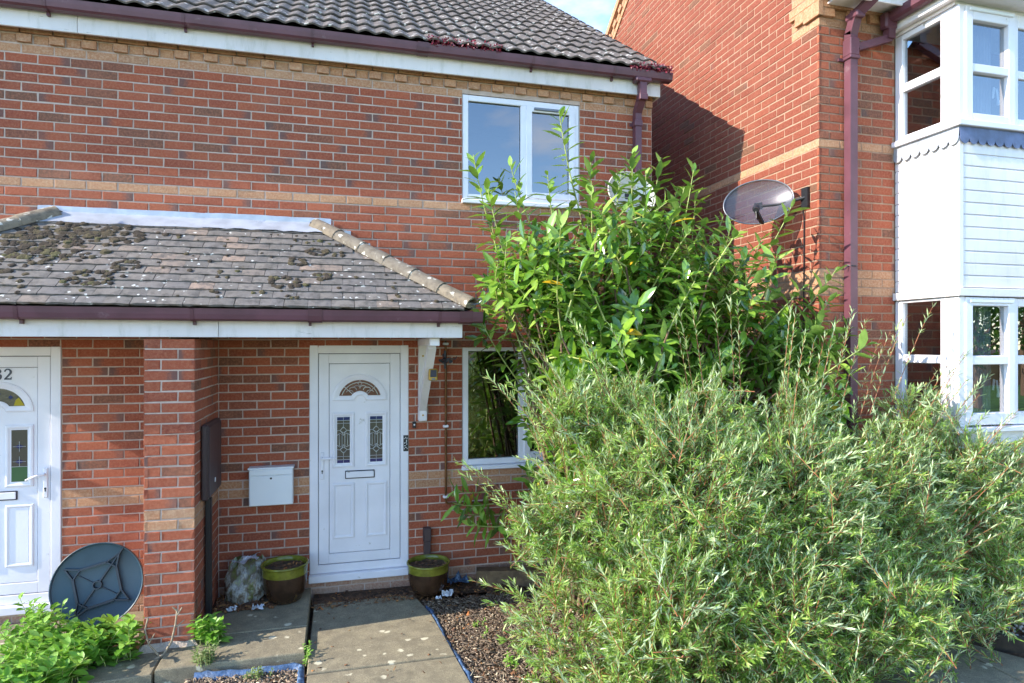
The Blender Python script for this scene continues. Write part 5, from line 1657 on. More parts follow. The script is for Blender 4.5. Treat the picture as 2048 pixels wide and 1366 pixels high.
LOBES = [(1.66, -1.85, 1.05, .62), (1.56, -1.95, 0.35, .60), (2.15, -2.1, 1.12, .74), (2.2, -2.25, 0.35, .72), (2.95, -2.05, 1.0, .78), (3.1, -2.3, 0.3, .74), (3.75, -1.95, 0.95, .72), (4.25, -1.8, 1.0, .6), (3.9, -2.15, 0.45, .58),
         (1.52, -1.7, 1.68, .34), (4.72, -1.85, 1.2, .4), (3.35, -1.75, 1.5, .42), (1.9, -1.75, 1.62, .42), (2.55, -1.85, 1.55, .4), (1.28, -1.85, 0.9, .30), (2.6, -2.55, 0.5, .5), (1.85, -2.4, 0.6, .5), (3.5, -2.55, 0.35, .42), (4.4, -1.75, 1.5, .36), (1.7, -2.25, 0.05, .5), (2.5, -2.5, 0.0, .5),
         (4.85, -1.95, 0.95, .48), (5.25, -1.9, 0.75, .46), (4.75, -2.15, 0.5, .42), (5.6, -1.8, 0.7, .42), (5.3, -1.8, 1.15, .34), (4.75, -2.3, 0.3, .36), (5.25, -2.1, 0.4, .36), (4.35, -2.45, 0.15, .34)]
LW = np.array([q[3] ** 2 for q in LOBES]); LW /= LW.sum()
cnt = 0
while cnt < 4000:
    lb = LOBES[rng.choice(len(LOBES), p=LW)]
    v = rng.normal(0, 1, 3); v /= np.linalg.norm(v)
    if v[2] < -0.8: continue
    if v[1] > 0.35 and rng.random() < 0.75: continue
    r = lb[3] * (0.55 + 0.45 * rng.random() ** 0.6)
    tp = np.array(lb[:3]) + v * r * np.array([1.0, 0.85, 1.0])
    if tp[2] < zbot(tp[0]) or tp[1] > -0.75 or tp[2] < -0.16: continue
    if tp[1] < -2.95: continue
    dirn = v * np.array([0.9, 0.7, 0.75]) + np.array([0, 0, 0.45]) + rng.normal(0, 0.35, 3)
    dirn /= np.linalg.norm(dirn)
    st = tp - dirn * rng.uniform(0.26, 0.44)
    willow_twig(st, tp, rng.uniform(-.01, .05), int(rng.uniform(46, 64)))
    cnt += 1
# long whips that break the outline
whips = [((4.05, -1.7, 2.35), .7), ((4.55, -1.75, 2.3), .8), ((4.3, -1.6, 2.1), .7), ((5.0, -1.9, 1.75), .8), ((5.2, -1.95, 1.55), .8), ((5.3, -2.0, 1.2), .8), ((5.1, -2.1, 0.95), .8), ((1.0, -1.8, 1.9), .5), ((0.78, -1.9, 1.3), .55), ((0.98, -1.7, 0.45), .5), ((2.6, -1.9, 2.35), .6), ((3.1, -1.9, 2.32), .6), ((2.2, -2.0, 2.3), .5), ((3.6, -1.8, 2.2), .6), ((1.5, -2.0, 2.25), .5), ((4.8, -1.8, 1.95), .8), ((4.7, -2.2, 0.7), .7), ((4.4, -2.3, 0.45), .7), ((1.16, -1.7, 2.12), .5), ((4.9, -2.2, 1.4), .8), ((4.6, -2.3, 1.1), .8), ((4.2, -2.5, 0.3), .7), ((3.8, -2.6, 0.12), .6), ((4.45, -2.45, 0.8), .7), ((5.35, -1.9, 1.5), .8), ((4.9, -1.75, 2.0), .8), ((5.1, -1.8, 1.85), .7)]
for tp, L_ in whips:
    for _ in range(3):
        t3 = np.array(tp) + rng.normal(0, 0.09, 3)
        d = t3 - (C0 + np.array([0, 0, -0.6])); d /= np.linalg.norm(d); d += np.array([0, 0, 0.15])
        willow_twig(t3 - d * L_, t3, 0.08, 46, 1.1)
for _ in range(40):
    v = rng.normal(0, 1, 3); v[2] = abs(v[2]); v[1] = abs(v[1]); v /= np.linalg.norm(v)
    tp = C0 + v * RAD * 0.72
    if tp[2] < zbot(tp[0]): continue
    br.tube([tuple(p) for p in curve(WB + np.array([rng.uniform(-.25, .25), rng.uniform(-.1, .1), 0]), (WB + tp) / 2 + np.array([0, 0, 0.3]), tp, 7)], [0.016, 0.013, 0.011, 0.009, 0.007, 0.006, 0.004], 5, False)
wp, wd, wn2, wl2 = map(np.array, (wp, wd, wn2, wl2))
leaves_mesh('foliage', wp, wd, wn2, wl2, wl2 * rng.uniform(.11, .165, len(wp)), rng.uniform(-.1, .35, len(wp)), 'willow_leaf', willow, 'narrow')
tw.build('twig', 'willow_twig', willow, stuff=True); br.build('trunk', 'bark_wood', willow, smooth=True)

# ------------------------------------------------------------------ leafy weeds
def weed(name, label, spots, hgt, lsz, mat, nleaf, nobj=60, group=None, lean=0.25):
    base = np.mean(np.array(spots), axis=0)
    root = thing(name, label, 'weed', tuple(base), group)
    P, D, Nn, L = [], [], [], []
    st = MB()
    for sx, sy, sz in spots:
        h = hgt * rng.uniform(0.65, 1.15)
        lx, ly = rng.normal(0, lean, 2) * h
        path = curve((sx, sy, sz), (sx + lx * .2, sy + ly * .2, sz + h * .6), (sx + lx, sy + ly, sz + h), 6)
        st.tube([tuple(p) for p in path], [0.004, 0.0035, 0.003, 0.0026, 0.002, 0.0015], 4, False)
        for k in range(nleaf):
            f = 0.15 + 0.85 * (k / nleaf) ** 0.8
            q = f * 5; a = min(4, int(q)); p = path[a] * (1 - q + a) + path[a + 1] * (q - a)
            az = (k // 2) * 1.571 + (k % 2) * math.pi + rng.uniform(-.4, .4)
            el = 0.1 + 0.75 * f ** 3 + rng.uniform(-.25, .25)
            P.append(p); D.append((math.cos(az) * math.cos(el), math.sin(az) * math.cos(el), math.sin(el)))
            Nn.append((-.15 * math.cos(az) + rng.normal(0, .2), -.15 * math.sin(az) + rng.normal(0, .2), 1)); L.append(lsz * rng.uniform(.6, 1.15) * (1.0 - 0.35 * f ** 4))
    P, D, Nn, L = map(np.array, (P, D, Nn, L))
    dist = np.array([(cam_px(*p) or (0, 0, 99))[2] - 2.0 * (p[2]) if in_view(p, 5) else 99 for p in P])
    order = np.argsort(dist); top = [i for i in order[:nobj] if dist[i] < 90]
    for i in top: leaf_object('leaf', P[i], D[i], Nn[i], L[i], 0, 0, mat, root)
    idx = np.array([i for i in range(len(P)) if i not in set(top)])
    if len(idx): leaves_mesh('foliage', P[idx], D[idx], Nn[idx], L[idx], L[idx] * rng.uniform(.46, .6, len(idx)), rng.uniform(0, .3, len(idx)), mat, root, 'broad')
    st.build('stem', 'laurel_stem', root)
    return root
def spread(cx, cy, rx, ry, n, z): return [(cx + rx * math.sqrt(rng.random()) * math.cos(a), cy + ry * math.sqrt(rng.random()) * math.sin(a), z) for a in rng.uniform(0, 6.283, n)]
weed('leafy_weed', 'bushy green weed in front of the leaning round table top', spread(-1.62, -0.93, 0.27, 0.15, 50, -0.09), 0.25, 0.105, 'weed_leaf', 13, 130)
weed('leafy_weed', 'broad mass of bright green weed in the bottom corner below the left door', spread(-1.95, -1.25, 0.36, 0.24, 78, -0.09), 0.25, 0.10, 'weed_leaf', 13, 150)
weed('leafy_weed', 'tall darker green weed growing up against the left front door', spread(-2.05, -0.80, 0.15, 0.13, 30, -0.1), 0.38, 0.075, 'weed_leaf', 17, 80)
weed('leafy_weed', 'small bright green weed at the foot of the brick pier, on its right', spread(-0.93, -0.92, 0.10, 0.07, 14, -0.05), 0.17, 0.078, 'weed_leaf', 14, 60)
weed('grey_weed', 'low greyish green weed on the sunlit slab between pier and blue membrane', spread(-0.90, -1.20, 0.08, 0.07, 16, -0.05), 0.10, 0.032, 'grey_weed_leaf', 14, 30)
weed('small_weed', 'pale seedling growing in the gap between the two rows of slabs', spread(-0.247, -1.20, 0.012, 0.12, 9, -0.11), 0.09, 0.03, 'weed_leaf', 9, 30)
weed('small_weed', 'tiny weed sprouting from the bark chippings beside the path', spread(1.05, -1.1, 0.1, 0.15, 6, -0.12), 0.06, 0.026, 'weed_leaf', 8, 10)
weed('small_weed', 'small weed in the gravel patch at the blue membrane edge', spread(-0.5, -1.40, 0.14, 0.05, 12, -0.10), 0.05, 0.028, 'grey_weed_leaf', 9, 20)
weed('small_weed', 'yellowish weed at the bottom edge of the bark bed', spread(1.12, -1.66, 0.06, 0.06, 8, -0.12), 0.07, 0.032, 'weed_leaf', 8, 16)

# ------------------------------------------------------------------ bark bed, gravel, litter
def scatter(name, mat, n, area, z, size, flat, keep=None, aspect=(1.5, 3.5)):
    x0, x1, y0, y1 = area
    P = np.column_stack([rng.uniform(x0, x1, n), rng.uniform(y0, y1, n)])
    if keep is not None: P = P[[i for i in range(len(P)) if keep(*P[i])]]
    n = len(P)
    L = rng.uniform(*size, n); W = L / rng.uniform(*aspect, n); H = L * flat * rng.uniform(.6, 1.3, n)
    a = rng.uniform(0, 6.283, n); tl = rng.normal(0, .3, n); rl = rng.normal(0, .3, n)
    sg = np.array([(-1, -1, -1), (1, -1, -1), (1, 1, -1), (-1, 1, -1), (-1, -1, 1), (1, -1, 1), (1, 1, 1), (-1, 1, 1)], float)
    V = np.repeat(sg[None], n, 0) * np.stack([L, W, H], 1)[:, None, :] / 2 * rng.uniform(.65, 1.15, (n, 8, 1))
    V[:, :, 2] += V[:, :, 0] * np.sin(tl)[:, None] + V[:, :, 1] * np.sin(rl)[:, None]
    x = V[:, :, 0] * np.cos(a)[:, None] - V[:, :, 1] * np.sin(a)[:, None]; y = V[:, :, 0] * np.sin(a)[:, None] + V[:, :, 1] * np.cos(a)[:, None]
    zz = z(P[:, 0], P[:, 1]) if callable(z) else np.full(n, z)
    V = np.stack([x + P[:, 0][:, None], y + P[:, 1][:, None], V[:, :, 2] + (zz + rng.uniform(0, .018, n))[:, None]], 2)
    F = np.array([(0, 3, 2, 1), (4, 5, 6, 7), (0, 1, 5, 4), (1, 2, 6, 5), (2, 3, 7, 6), (3, 0, 4, 7)])
    loops = (F[None] + (np.arange(n) * 8)[:, None, None]).reshape(-1)
    me = bpy.data.meshes.new(name)
    me.vertices.add(n * 8); me.vertices.foreach_set('co', V.reshape(-1)); me.loops.add(len(loops)); me.loops.foreach_set('vertex_index', loops.astype(np.int32))
    me.polygons.add(n * 6); me.polygons.foreach_set('loop_start', np.arange(0, n * 24, 4, dtype=np.int32)); me.polygons.foreach_set('loop_total', np.full(n * 6, 4, dtype=np.int32))
    at = me.attributes.new('rnd', 'FLOAT', 'POINT'); at.data.foreach_set('value', np.repeat(rng.random(n), 8).astype(np.float32))
    me.update(calc_edges=True); me.materials.append(M[mat])
    return link(name, me, None, True)
def edge_x(y): return np.interp(y, [-4, -1.85, -1.37, -0.69, -0.3], [0.99, 0.80, 0.75, 0.69, 0.62])
mb = MB()
gx = np.linspace(0.6, 3.6, 40); gy = np.linspace(-3.4, -0.35, 40)
vs = [(max(x, edge_x(y) + .01), y, -0.128 + 0.012 * math.sin(x * 7) * math.cos(y * 6)) for y in gy for x in gx]
mb.add(vs, [(j * 40 + i, j * 40 + i + 1, (j + 1) * 40 + i + 1, (j + 1) * 40 + i) for j in range(39) for i in range(39)])
structure(mb.build('garden_bed', 'soil', smooth=True))
scatter('bark_chippings', 'bark_chips', 30000, (0.66, 2.5, -2.7, -0.4), -0.122, (0.007, 0.026), 0.16, lambda x, y: x > edge_x(y) + .02)
scatter('leaf_litter', 'dead_leaf', 420, (0.7, 1.9, -2.2, -0.4), -0.112, (0.012, 0.042), 0.08, lambda x, y: x > edge_x(y) + .03)
scatter('straw_litter', 'bark_chips', 500, (0.7, 1.9, -2.2, -0.4), -0.108, (0.03, 0.08), 0.06, lambda x, y: x > edge_x(y) + .04, (8, 14))
def bank(x, y): return -0.10 + 0.38 * np.clip((x - 4.0) * 0.798 + (y + 1.48) * 0.603, 0, 1.15)
on_bank = lambda x, y: (x - 4.0) * 0.798 + (y + 1.48) * 0.603 > 0.04 and not (BC < x < BR and y > BF + .05) and not (x > BX and y > BY)
mb = MB()
gx = np.linspace(4.0, 8.4, 34); gy = np.linspace(-5.0, -1.2, 30)
vs = [(float(x), float(y), float(bank(x, y)) - 0.012 if (x - 4.0) * 0.798 + (y + 1.48) * 0.603 > -.1 else -0.19) for y in gy for x in gx]
mb.add(vs, [(j * 34 + i, j * 34 + i + 1, (j + 1) * 34 + i + 1, (j + 1) * 34 + i) for j in range(29) for i in range(33)])
structure(mb.build('gravel_bank', 'soil', smooth=True))
scatter('gravel', 'gravel_stones', 14000, (4.0, 7.2, -3.8, -1.2), bank, (0.014, 0.036), 0.5, on_bank, (1.0, 1.7))
scatter('leaf_litter', 'dead_leaf', 500, (4.0, 7.0, -3.4, -1.2), lambda x, y: bank(x, y) + 0.01, (0.015, 0.05), 0.1, on_bank)
scatter('bark_chippings', 'bark_chips', 4200, (-1.0, -0.27, -2.3, -1.30), -0.118, (0.012, 0.034), 0.2)
scatter('leaf_litter', 'dead_leaf', 700, (-0.26, 1.5, -0.42, -0.02), lambda x, y: np.where((x < 0.62) & (y < -.26), -0.088, -0.118), (0.012, 0.04), 0.1)
scatter('leaf_litter', 'dead_leaf', 330, (-1.0, -0.66, -0.42, -0.03), -0.035, (0.02, 0.055), 0.25)
scatter('leaf_litter', 'dead_leaf', 110, (-0.8, -0.42, -0.40, -0.15), lambda x, y: -0.036 + 0 * x, (0.02, 0.05), 0.2, lambda x, y: x + y < -0.88)
scatter('leaf_litter', 'dead_leaf', 40, (-0.2, 0.75, -1.7, -0.4), -0.088, (0.008, 0.03), 0.1)
mb = MB(); mb.add([(-0.25, -0.275, -0.112), (0.62, -0.275, -0.112), (1.6, -0.35, -0.122), (1.6, 0.0, -0.122), (-0.25, 0.0, -0.112)], [(0, 1, 2, 3, 4)])
structure(mb.build('soil_strip', 'litter_soil'))
def ribbon(name, pts, w, z, h, label):
    m = MB(); n_ = len(pts); vs = []
    for i, (x, y) in enumerate(pts):
        a, b = pts[max(0, i - 1)], pts[min(n_ - 1, i + 1)]
        dx, dy = b[0] - a[0], b[1] - a[1]; l = math.hypot(dx, dy); nx, ny = -dy / l, dx / l
        j = random.uniform(.7, 1.3)
        for s_, hz in ((-.6, -0.03), (-.2, h * j), (.25, h * .7 * j), (.6 * j, 0.002)):
            vs.append((x + nx * w * s_, y + ny * w * s_, z + hz + random.uniform(-.004, .004)))
    m.add(vs, [(i * 4 + k, i * 4 + k + 1, i * 4 + 5 + k, i * 4 + 4 + k) for i in range(n_ - 1) for k in range(3)])
    o = m.build(name, 'blue_membrane', smooth=True)
    return tag(o, label, 'membrane')
ribbon('weed_membrane', [(float(edge_x(y)) + 0.02 + random.uniform(-.012, .012), y) for y in np.linspace(-0.55, -3.2, 40)], 0.032, -0.108, 0.016, 'torn blue weed membrane edging the bark bed along the path')
ribbon('weed_membrane', [(x, -1.285 - 0.03 * math.sin((x + 0.9) * 3) + random.uniform(-.01, .01)) for x in np.linspace(-0.95, -0.285, 18)] + [(-0.275, -1.36), (-0.27, -1.6), (-0.27, -2.0)], 0.042, -0.095, 0.022, 'blue weed membrane folded along the slab left of the path seam')

# ------------------------------------------------------------------ pots, bag, table top, letter box and other small things
def pot(cx, cy, cz, r, h, label):
    root = thing('plant_pot', label, 'plant pot', (cx, cy, cz), 'glazed pots beside the front door')
    m = MB(); m.lathe([(0.0, 0.0), (r * 0.62, 0.0), (r * 0.72, 0.015), (r * 0.86, h * 0.25), (r * 0.95, h * 0.5), (r * 0.97, h * 0.72)], (cx, cy, cz), 40); m.build('body', 'brown_glaze', root, smooth=True)
    m = MB(); m.lathe([(r * 0.97, h * 0.72), (r * 0.975, h * 0.85), (r * 0.985, h * 0.93)], (cx, cy, cz), 40); m.build('band', 'olive_glaze', root, smooth=True)
    m = MB(); m.lathe([(r * 0.985, h * 0.925), (r * 1.03, h * 0.945), (r * 1.03, h * 0.985), (r * 0.99, h), (r * 0.93, h * 0.985), (r * 0.91, h * 0.9), (r * 0.9, h * 0.75)], (cx, cy, cz), 40); m.build('rim', 'olive_glaze', root, smooth=True)
    m = MB(); vs = [(cx, cy, cz + h * 0.87)]; n1 = 24
    for q in (0.3, 0.6, 0.92):
        for k in range(n1):
            a = 2 * math.pi * k / n1; vs.append((cx + r * q * math.cos(a), cy + r * q * math.sin(a), cz + h * 0.86 + random.uniform(-.012, .012)))
    fs = [(0, 1 + k, 1 + (k + 1) % n1) for k in range(n1)] + [(1 + a * n1 + k, 1 + (a + 1) * n1 + k, 1 + (a + 1) * n1 + (k + 1) % n1, 1 + a * n1 + (k + 1) % n1) for a in range(2) for k in range(n1)]
    m.add(vs, fs).build('compost', 'soil', root)
    n_ = 46; a = rng.uniform(0, 6.283, n_); q = r * 0.85 * np.sqrt(rng.random(n_))
    P = np.column_stack([cx + q * np.cos(a), cy + q * np.sin(a), np.full(n_, cz + h * 0.885)])
    D = np.column_stack([rng.normal(0, 1, n_), rng.normal(0, 1, n_), rng.normal(0, .25, n_)]); Nn = np.column_stack([rng.normal(0, .4, n_), rng.normal(0, .4, n_), np.ones(n_)])
    leaves_mesh('dead_leaves', P, D, Nn, rng.uniform(.02, .05, n_), rng.uniform(.008, .02, n_), rng.uniform(-.3, .3, n_), 'dead_leaf', root, 'narrow')
pot(-0.47, -0.245, -0.04, 0.187, 0.315, 'brown and olive glazed plant pot on the left of the white door')
pot(0.735, -0.25, -0.092, 0.187, 0.275, 'brown and olive glazed plant pot on the right of the white door')

# compost bag with crumpled top
root = thing('compost_bag', 'crumpled plastic compost bag leaning in the corner beside the pier', 'bag', (-0.80, -0.2, -0.04))
m = MB(); n1, n2 = 30, 16; vs = []
for j in range(n2 + 1):
    f = j / n2; z_ = -0.035 + 0.335 * f
    wx = 0.145 * (1 - 0.25 * f ** 3) * (0.9 + 0.25 * math.sin(f * 3.0)); wy = 0.105 * (1 - 0.75 * f ** 2.5) * (0.85 + 0.3 * math.sin(f * 2.6))
    for k in range(n1):
        a = 2 * math.pi * k / n1
        s_ = (abs(math.cos(a)) ** 2.6 + abs(math.sin(a)) ** 2.6) ** (-1 / 2.6)
        cr_ = 0.010 * math.sin(k * 0.9 + j * 0.5) + 0.008 * math.sin(k * 1.7 - j * 0.9) + random.uniform(-.003, .003)
        vs.append((-0.80 + 0.03 * f + (wx + cr_) * s_ * math.cos(a), -0.19 + 0.07 * f + (wy + cr_) * s_ * math.sin(a), z_ + 0.02 * math.sin(k * 1.3) * f))
m.add(vs, [(j * n1 + k, j * n1 + (k + 1) % n1, (j + 1) * n1 + (k + 1) % n1, (j + 1) * n1 + k) for j in range(n2) for k in range(n1)] + [tuple(range(n2 * n1, (n2 + 1) * n1))])
bend_smooth(m.build('bag_body', 'bag_plastic', root), 35)
m = MB(); vs = []
for j in range(9):
    for k in range(12):
        vs.append((-0.88 + 0.017 * k + 0.015 * math.sin(j), -0.235 + 0.018 * j + 0.008 * math.sin(k * 2), 0.285 + 0.012 * math.sin(k * 0.9 + j * 0.6) + 0.008 * math.sin(j * 1.7 + k) + 0.045 * (k / 12) + random.uniform(-.004, .004)))
m.add(vs, [(j * 12 + k, j * 12 + k + 1, (j + 1) * 12 + k + 1, (j + 1) * 12 + k) for j in range(8) for k in range(11)])
bend_smooth(m.build('bag_mouth', 'foil', root), 35)

# scraps of foil and paper
def scrap(c, s, label, mat='foil'):
    m = MB(); n_ = 7; vs = []
    for j in range(n_):
        for k in range(n_):
            vs.append((c[0] + s * (k / 6 - .5) + random.uniform(-.08, .08) * s, c[1] + s * 0.7 * (j / 6 - .5) + random.uniform(-.08, .08) * s, c[2] + 0.005 + abs(random.gauss(0, .22)) * s))
    m.add(vs, [(j * n_ + k, j * n_ + k + 1, (j + 1) * n_ + k + 1, (j + 1) * n_ + k) for j in range(n_ - 1) for k in range(n_ - 1)])
    tag(m.build('litter', mat), label, 'litter')
scrap((0.885, -0.36, -0.1), 0.10, 'crumpled white wrapper on the ground beside the right pot')
scrap((0.80, -0.42, -0.1), 0.05, 'small white scrap in front of the right pot')
scrap((-0.86, -0.40, -0.03), 0.07, 'torn white scrap lying in the leaves by the pier')
scrap((-0.66, -0.42, -0.03), 0.085, 'crumpled white paper lying in front of the compost bag')
scrap((1.02, -0.12, -0.09), 0.17, 'crumpled blue plastic sheet behind the right pot', 'blue_membrane')

# round plastic table top leaning on the wall
c = Vector((-1.815, -0.37, 0.262)); nz = Vector((0.1, -0.96, 0.24)).normalized()
root = thing('table_top', 'round dark blue plastic table top leaning upside against the wall beside the pier', 'table top', (c.x, c.y - 0.05, -0.1))
ex = Vector((0, 0, 1)).cross(nz).normalized(); ey = nz.cross(ex)
ex = -ex if ex.x < 0 else ex
ey = Vector(ey) if ey.z > 0 else -ey
W3 = lambda u, v, h: c + ex * u + ey * v + nz * h
RT = 0.31
m = MB(); n_ = 56; prof = [(0.001, 0.0), (RT - 0.02, 0.0), (RT - 0.012, 0.004), (RT - 0.010, 0.028), (RT - 0.004, 0.032), (RT, 0.028), (RT, -0.014), (RT - 0.008, -0.02), (0.001, -0.02)]
vs = [W3(r_ * math.cos(2 * math.pi * k / n_), r_ * math.sin(2 * math.pi * k / n_), h) for r_, h in prof for k in range(n_)]
m.add(vs, [(i * n_ + k, (i + 1) * n_ + k, (i + 1) * n_ + (k + 1) % n_, i * n_ + (k + 1) % n_) for i in range(len(prof) - 1) for k in range(n_)])
bend_smooth(m.build('disc', 'teal_plastic', root), 35)
m = MB()
bar_ = lambda a, b, w_=0.011, h_=0.032, z0=0.0: m.bar(W3(*a, z0 + h_ / 2), W3(*b, z0 + h_ / 2), w_, h_, nz)
ang = [R(58), R(148), R(238), R(328)]
cor = [(0.205 * math.cos(a), 0.205 * math.sin(a)) for a in ang]
for a, b in zip(cor, cor[1:] + cor[:1]):
    d_ = Vector((b[0] - a[0], b[1] - a[1])); p = (a[0] + d_.x * .2, a[1] + d_.y * .2); q = (a[0] + d_.x * .8, a[1] + d_.y * .8)
    bar_(p, q, 0.016, 0.036)
for i, a in enumerate(ang):
    r1 = RT - 0.012 if i % 2 == 0 else 0.15
    bar_((0.03 * math.cos(a), 0.03 * math.sin(a)), (r1 * math.cos(a), r1 * math.sin(a)), 0.011 if i % 2 == 0 else 0.006, 0.03 if i % 2 == 0 else 0.014)
    p, q = cor[i - 1], cor[(i + 1) % 4]; cc = cor[i]
    e0 = (cc[0] + (p[0] - cc[0]) * .2, cc[1] + (p[1] - cc[1]) * .2); e1_ = (cc[0] + (q[0] - cc[0]) * .2, cc[1] + (q[1] - cc[1]) * .2); ap = (0.258 * math.cos(a), 0.258 * math.sin(a))
    bar_(e0, ap, 0.01, 0.034); bar_(e1_, ap, 0.01, 0.034); bar_(e0, e1_, 0.009, 0.034)
m.build('rib', 'dark_teal_plastic', root)
m = MB(); k_ = 16; prof = [(0.034, 0), (0.032, 0.036), (0.024, 0.036), (0.022, 0.004)]
vs = [W3(r_ * math.cos(2 * math.pi * k / k_), r_ * math.sin(2 * math.pi * k / k_), h) for r_, h in prof for k in range(k_)]
m.add(vs, [(i * k_ + k, (i + 1) * k_ + k, (i + 1) * k_ + (k + 1) % k_, i * k_ + (k + 1) % k_) for i in range(3) for k in range(k_)]); m.build('hub', 'dark_teal_plastic', root)

# white metal letter box on the wall
root = thing('letter_box', 'white metal letter box on the brick wall between pier and door', 'letter box', (-0.594, 0, 0.715))
m = MB(); m.cbox(-0.772, -0.416, -0.10, -0.003, 0.724, 1.035, 0.005); m.build('box', 'white_metal', root)
m = MB(); m.cbox(-0.780, -0.408, -0.112, -0.003, 1.036, 1.052, 0.004); m.cbox(-0.768, -0.420, -0.111, -0.1005, 0.985, 1.0355, 0.004); m.build('lid', 'white_metal', root)
m = MB(); m.cbox(-0.768, -0.420, -0.1085, -0.1005, 0.728, 0.980, 0.004); bx_ = m.build('front_panel', 'white_metal', root)
m = MB(); m.tube([(-0.594, -0.112, 0.958), (-0.594, -0.106, 0.958)], 0.009, 12); m.build('lock', 'black_plastic', bx_)

# solar wall light on the porch bracket
root = thing('wall_light', 'small brass solar light fixed on the strut of the white porch bracket', 'light', (0.72, -0.38, 1.83))
m = MB(); a = Vector((0.745, -0.40, 1.79)); m.cbox(0.70, 0.775, -0.56, -0.48, 1.80, 1.90, 0.008); m.build('housing', 'brass', root)
m = MB(); m.cbox(0.711, 0.764, -0.564, -0.5605, 1.83, 1.89, 0.002); m.build('solar_panel', 'dark_line', root)
m = MB(); m.cbox(0.722, 0.752, -0.564, -0.5602, 1.805, 1.823, 0.002); m.build('lens', 'grey_metal', root)

root = thing('door_bell', 'small black door bell button on the wall right of the white door', 'door bell', (0.635, 0, 1.34))
m = MB(); m.cbox(0.619, 0.651, -0.022, -0.002, 1.335, 1.395, 0.004); m.build('plate', 'black_plastic', root)
m = MB(); m.tube([(0.635, -0.027, 1.367), (0.635, -0.021, 1.367)], 0.008, 12); m.build('button', 'white_plastic', root)

root = thing('frame_sticker', 'black and white printed sticker on the right side of the white door frame', 'sticker', (0.56, -0.005, 1.2))
m = MB(); m.box(0.537, 0.582, -0.0062, -0.0045, 1.125, 1.272); m.build('backing', 'black_plastic', root)
m = MB()
for (x, z, h, l_) in ((0.546, 1.24, .004, .012), (0.556, 1.25, .012, .006), (0.566, 1.22, .02, .006), (0.548, 1.20, .008, .010), (0.570, 1.245, .01, .008), (0.552, 1.175, .006, .014), (0.568, 1.19, .014, .005), (0.545, 1.15, .014, .005), (0.56, 1.16, .006, .012), (0.572, 1.15, .008, .006), (0.562, 1.205, .005, .01)):
    m.box(x - l_ / 2, x + l_ / 2, -0.0068, -0.0063, z - h / 2, z + h / 2)
m.build('print', 'white_metal', root)

# wrought iron basket hook
root = thing('basket_hook', 'wrought iron leaf-scroll basket hook on the wall beside the porch bracket', 'hook', (0.915, 0, 1.96))
m = MB(); m.cbox(0.905, 0.925, -0.055, -0.042, 1.88, 2.05, 0.003); m.tube([(0.915, -0.05, 1.97), (0.93, -0.15, 1.975), (0.96, -0.32, 1.975)], 0.006, 6); m.tube([(0.96, -0.32, 1.975), (0.967, -0.345, 1.985), (0.97, -0.35, 2.0)], 0.005, 6); m.build('arm', 'wrought_iron', root)
m = MB(); m.tube([(0.90 + 0.035 * math.cos(t_) * (1 - t_ / 9), -0.07 - 0.012 * t_, 1.95 + 0.035 * math.sin(t_) * (1 - t_ / 9)) for t_ in np.linspace(0, 7.5, 20)], 0.006, 6); m.build('scroll', 'wrought_iron', root)
n_ = 8
P = np.array([(0.895 + rng.uniform(-.02, .03), -0.10 - 0.01 * i, 1.965 + rng.uniform(-.03, .03)) for i in range(n_)]); D = rng.normal(0, 1, (n_, 3)); Nn = np.tile(np.array([0.1, -1, 0.2]), (n_, 1))
leaves_mesh('iron_leaf', P, D, Nn, np.full(n_, .05), np.full(n_, .03), np.full(n_, .1), 'wrought_iron', root, 'broad', stuff=False)

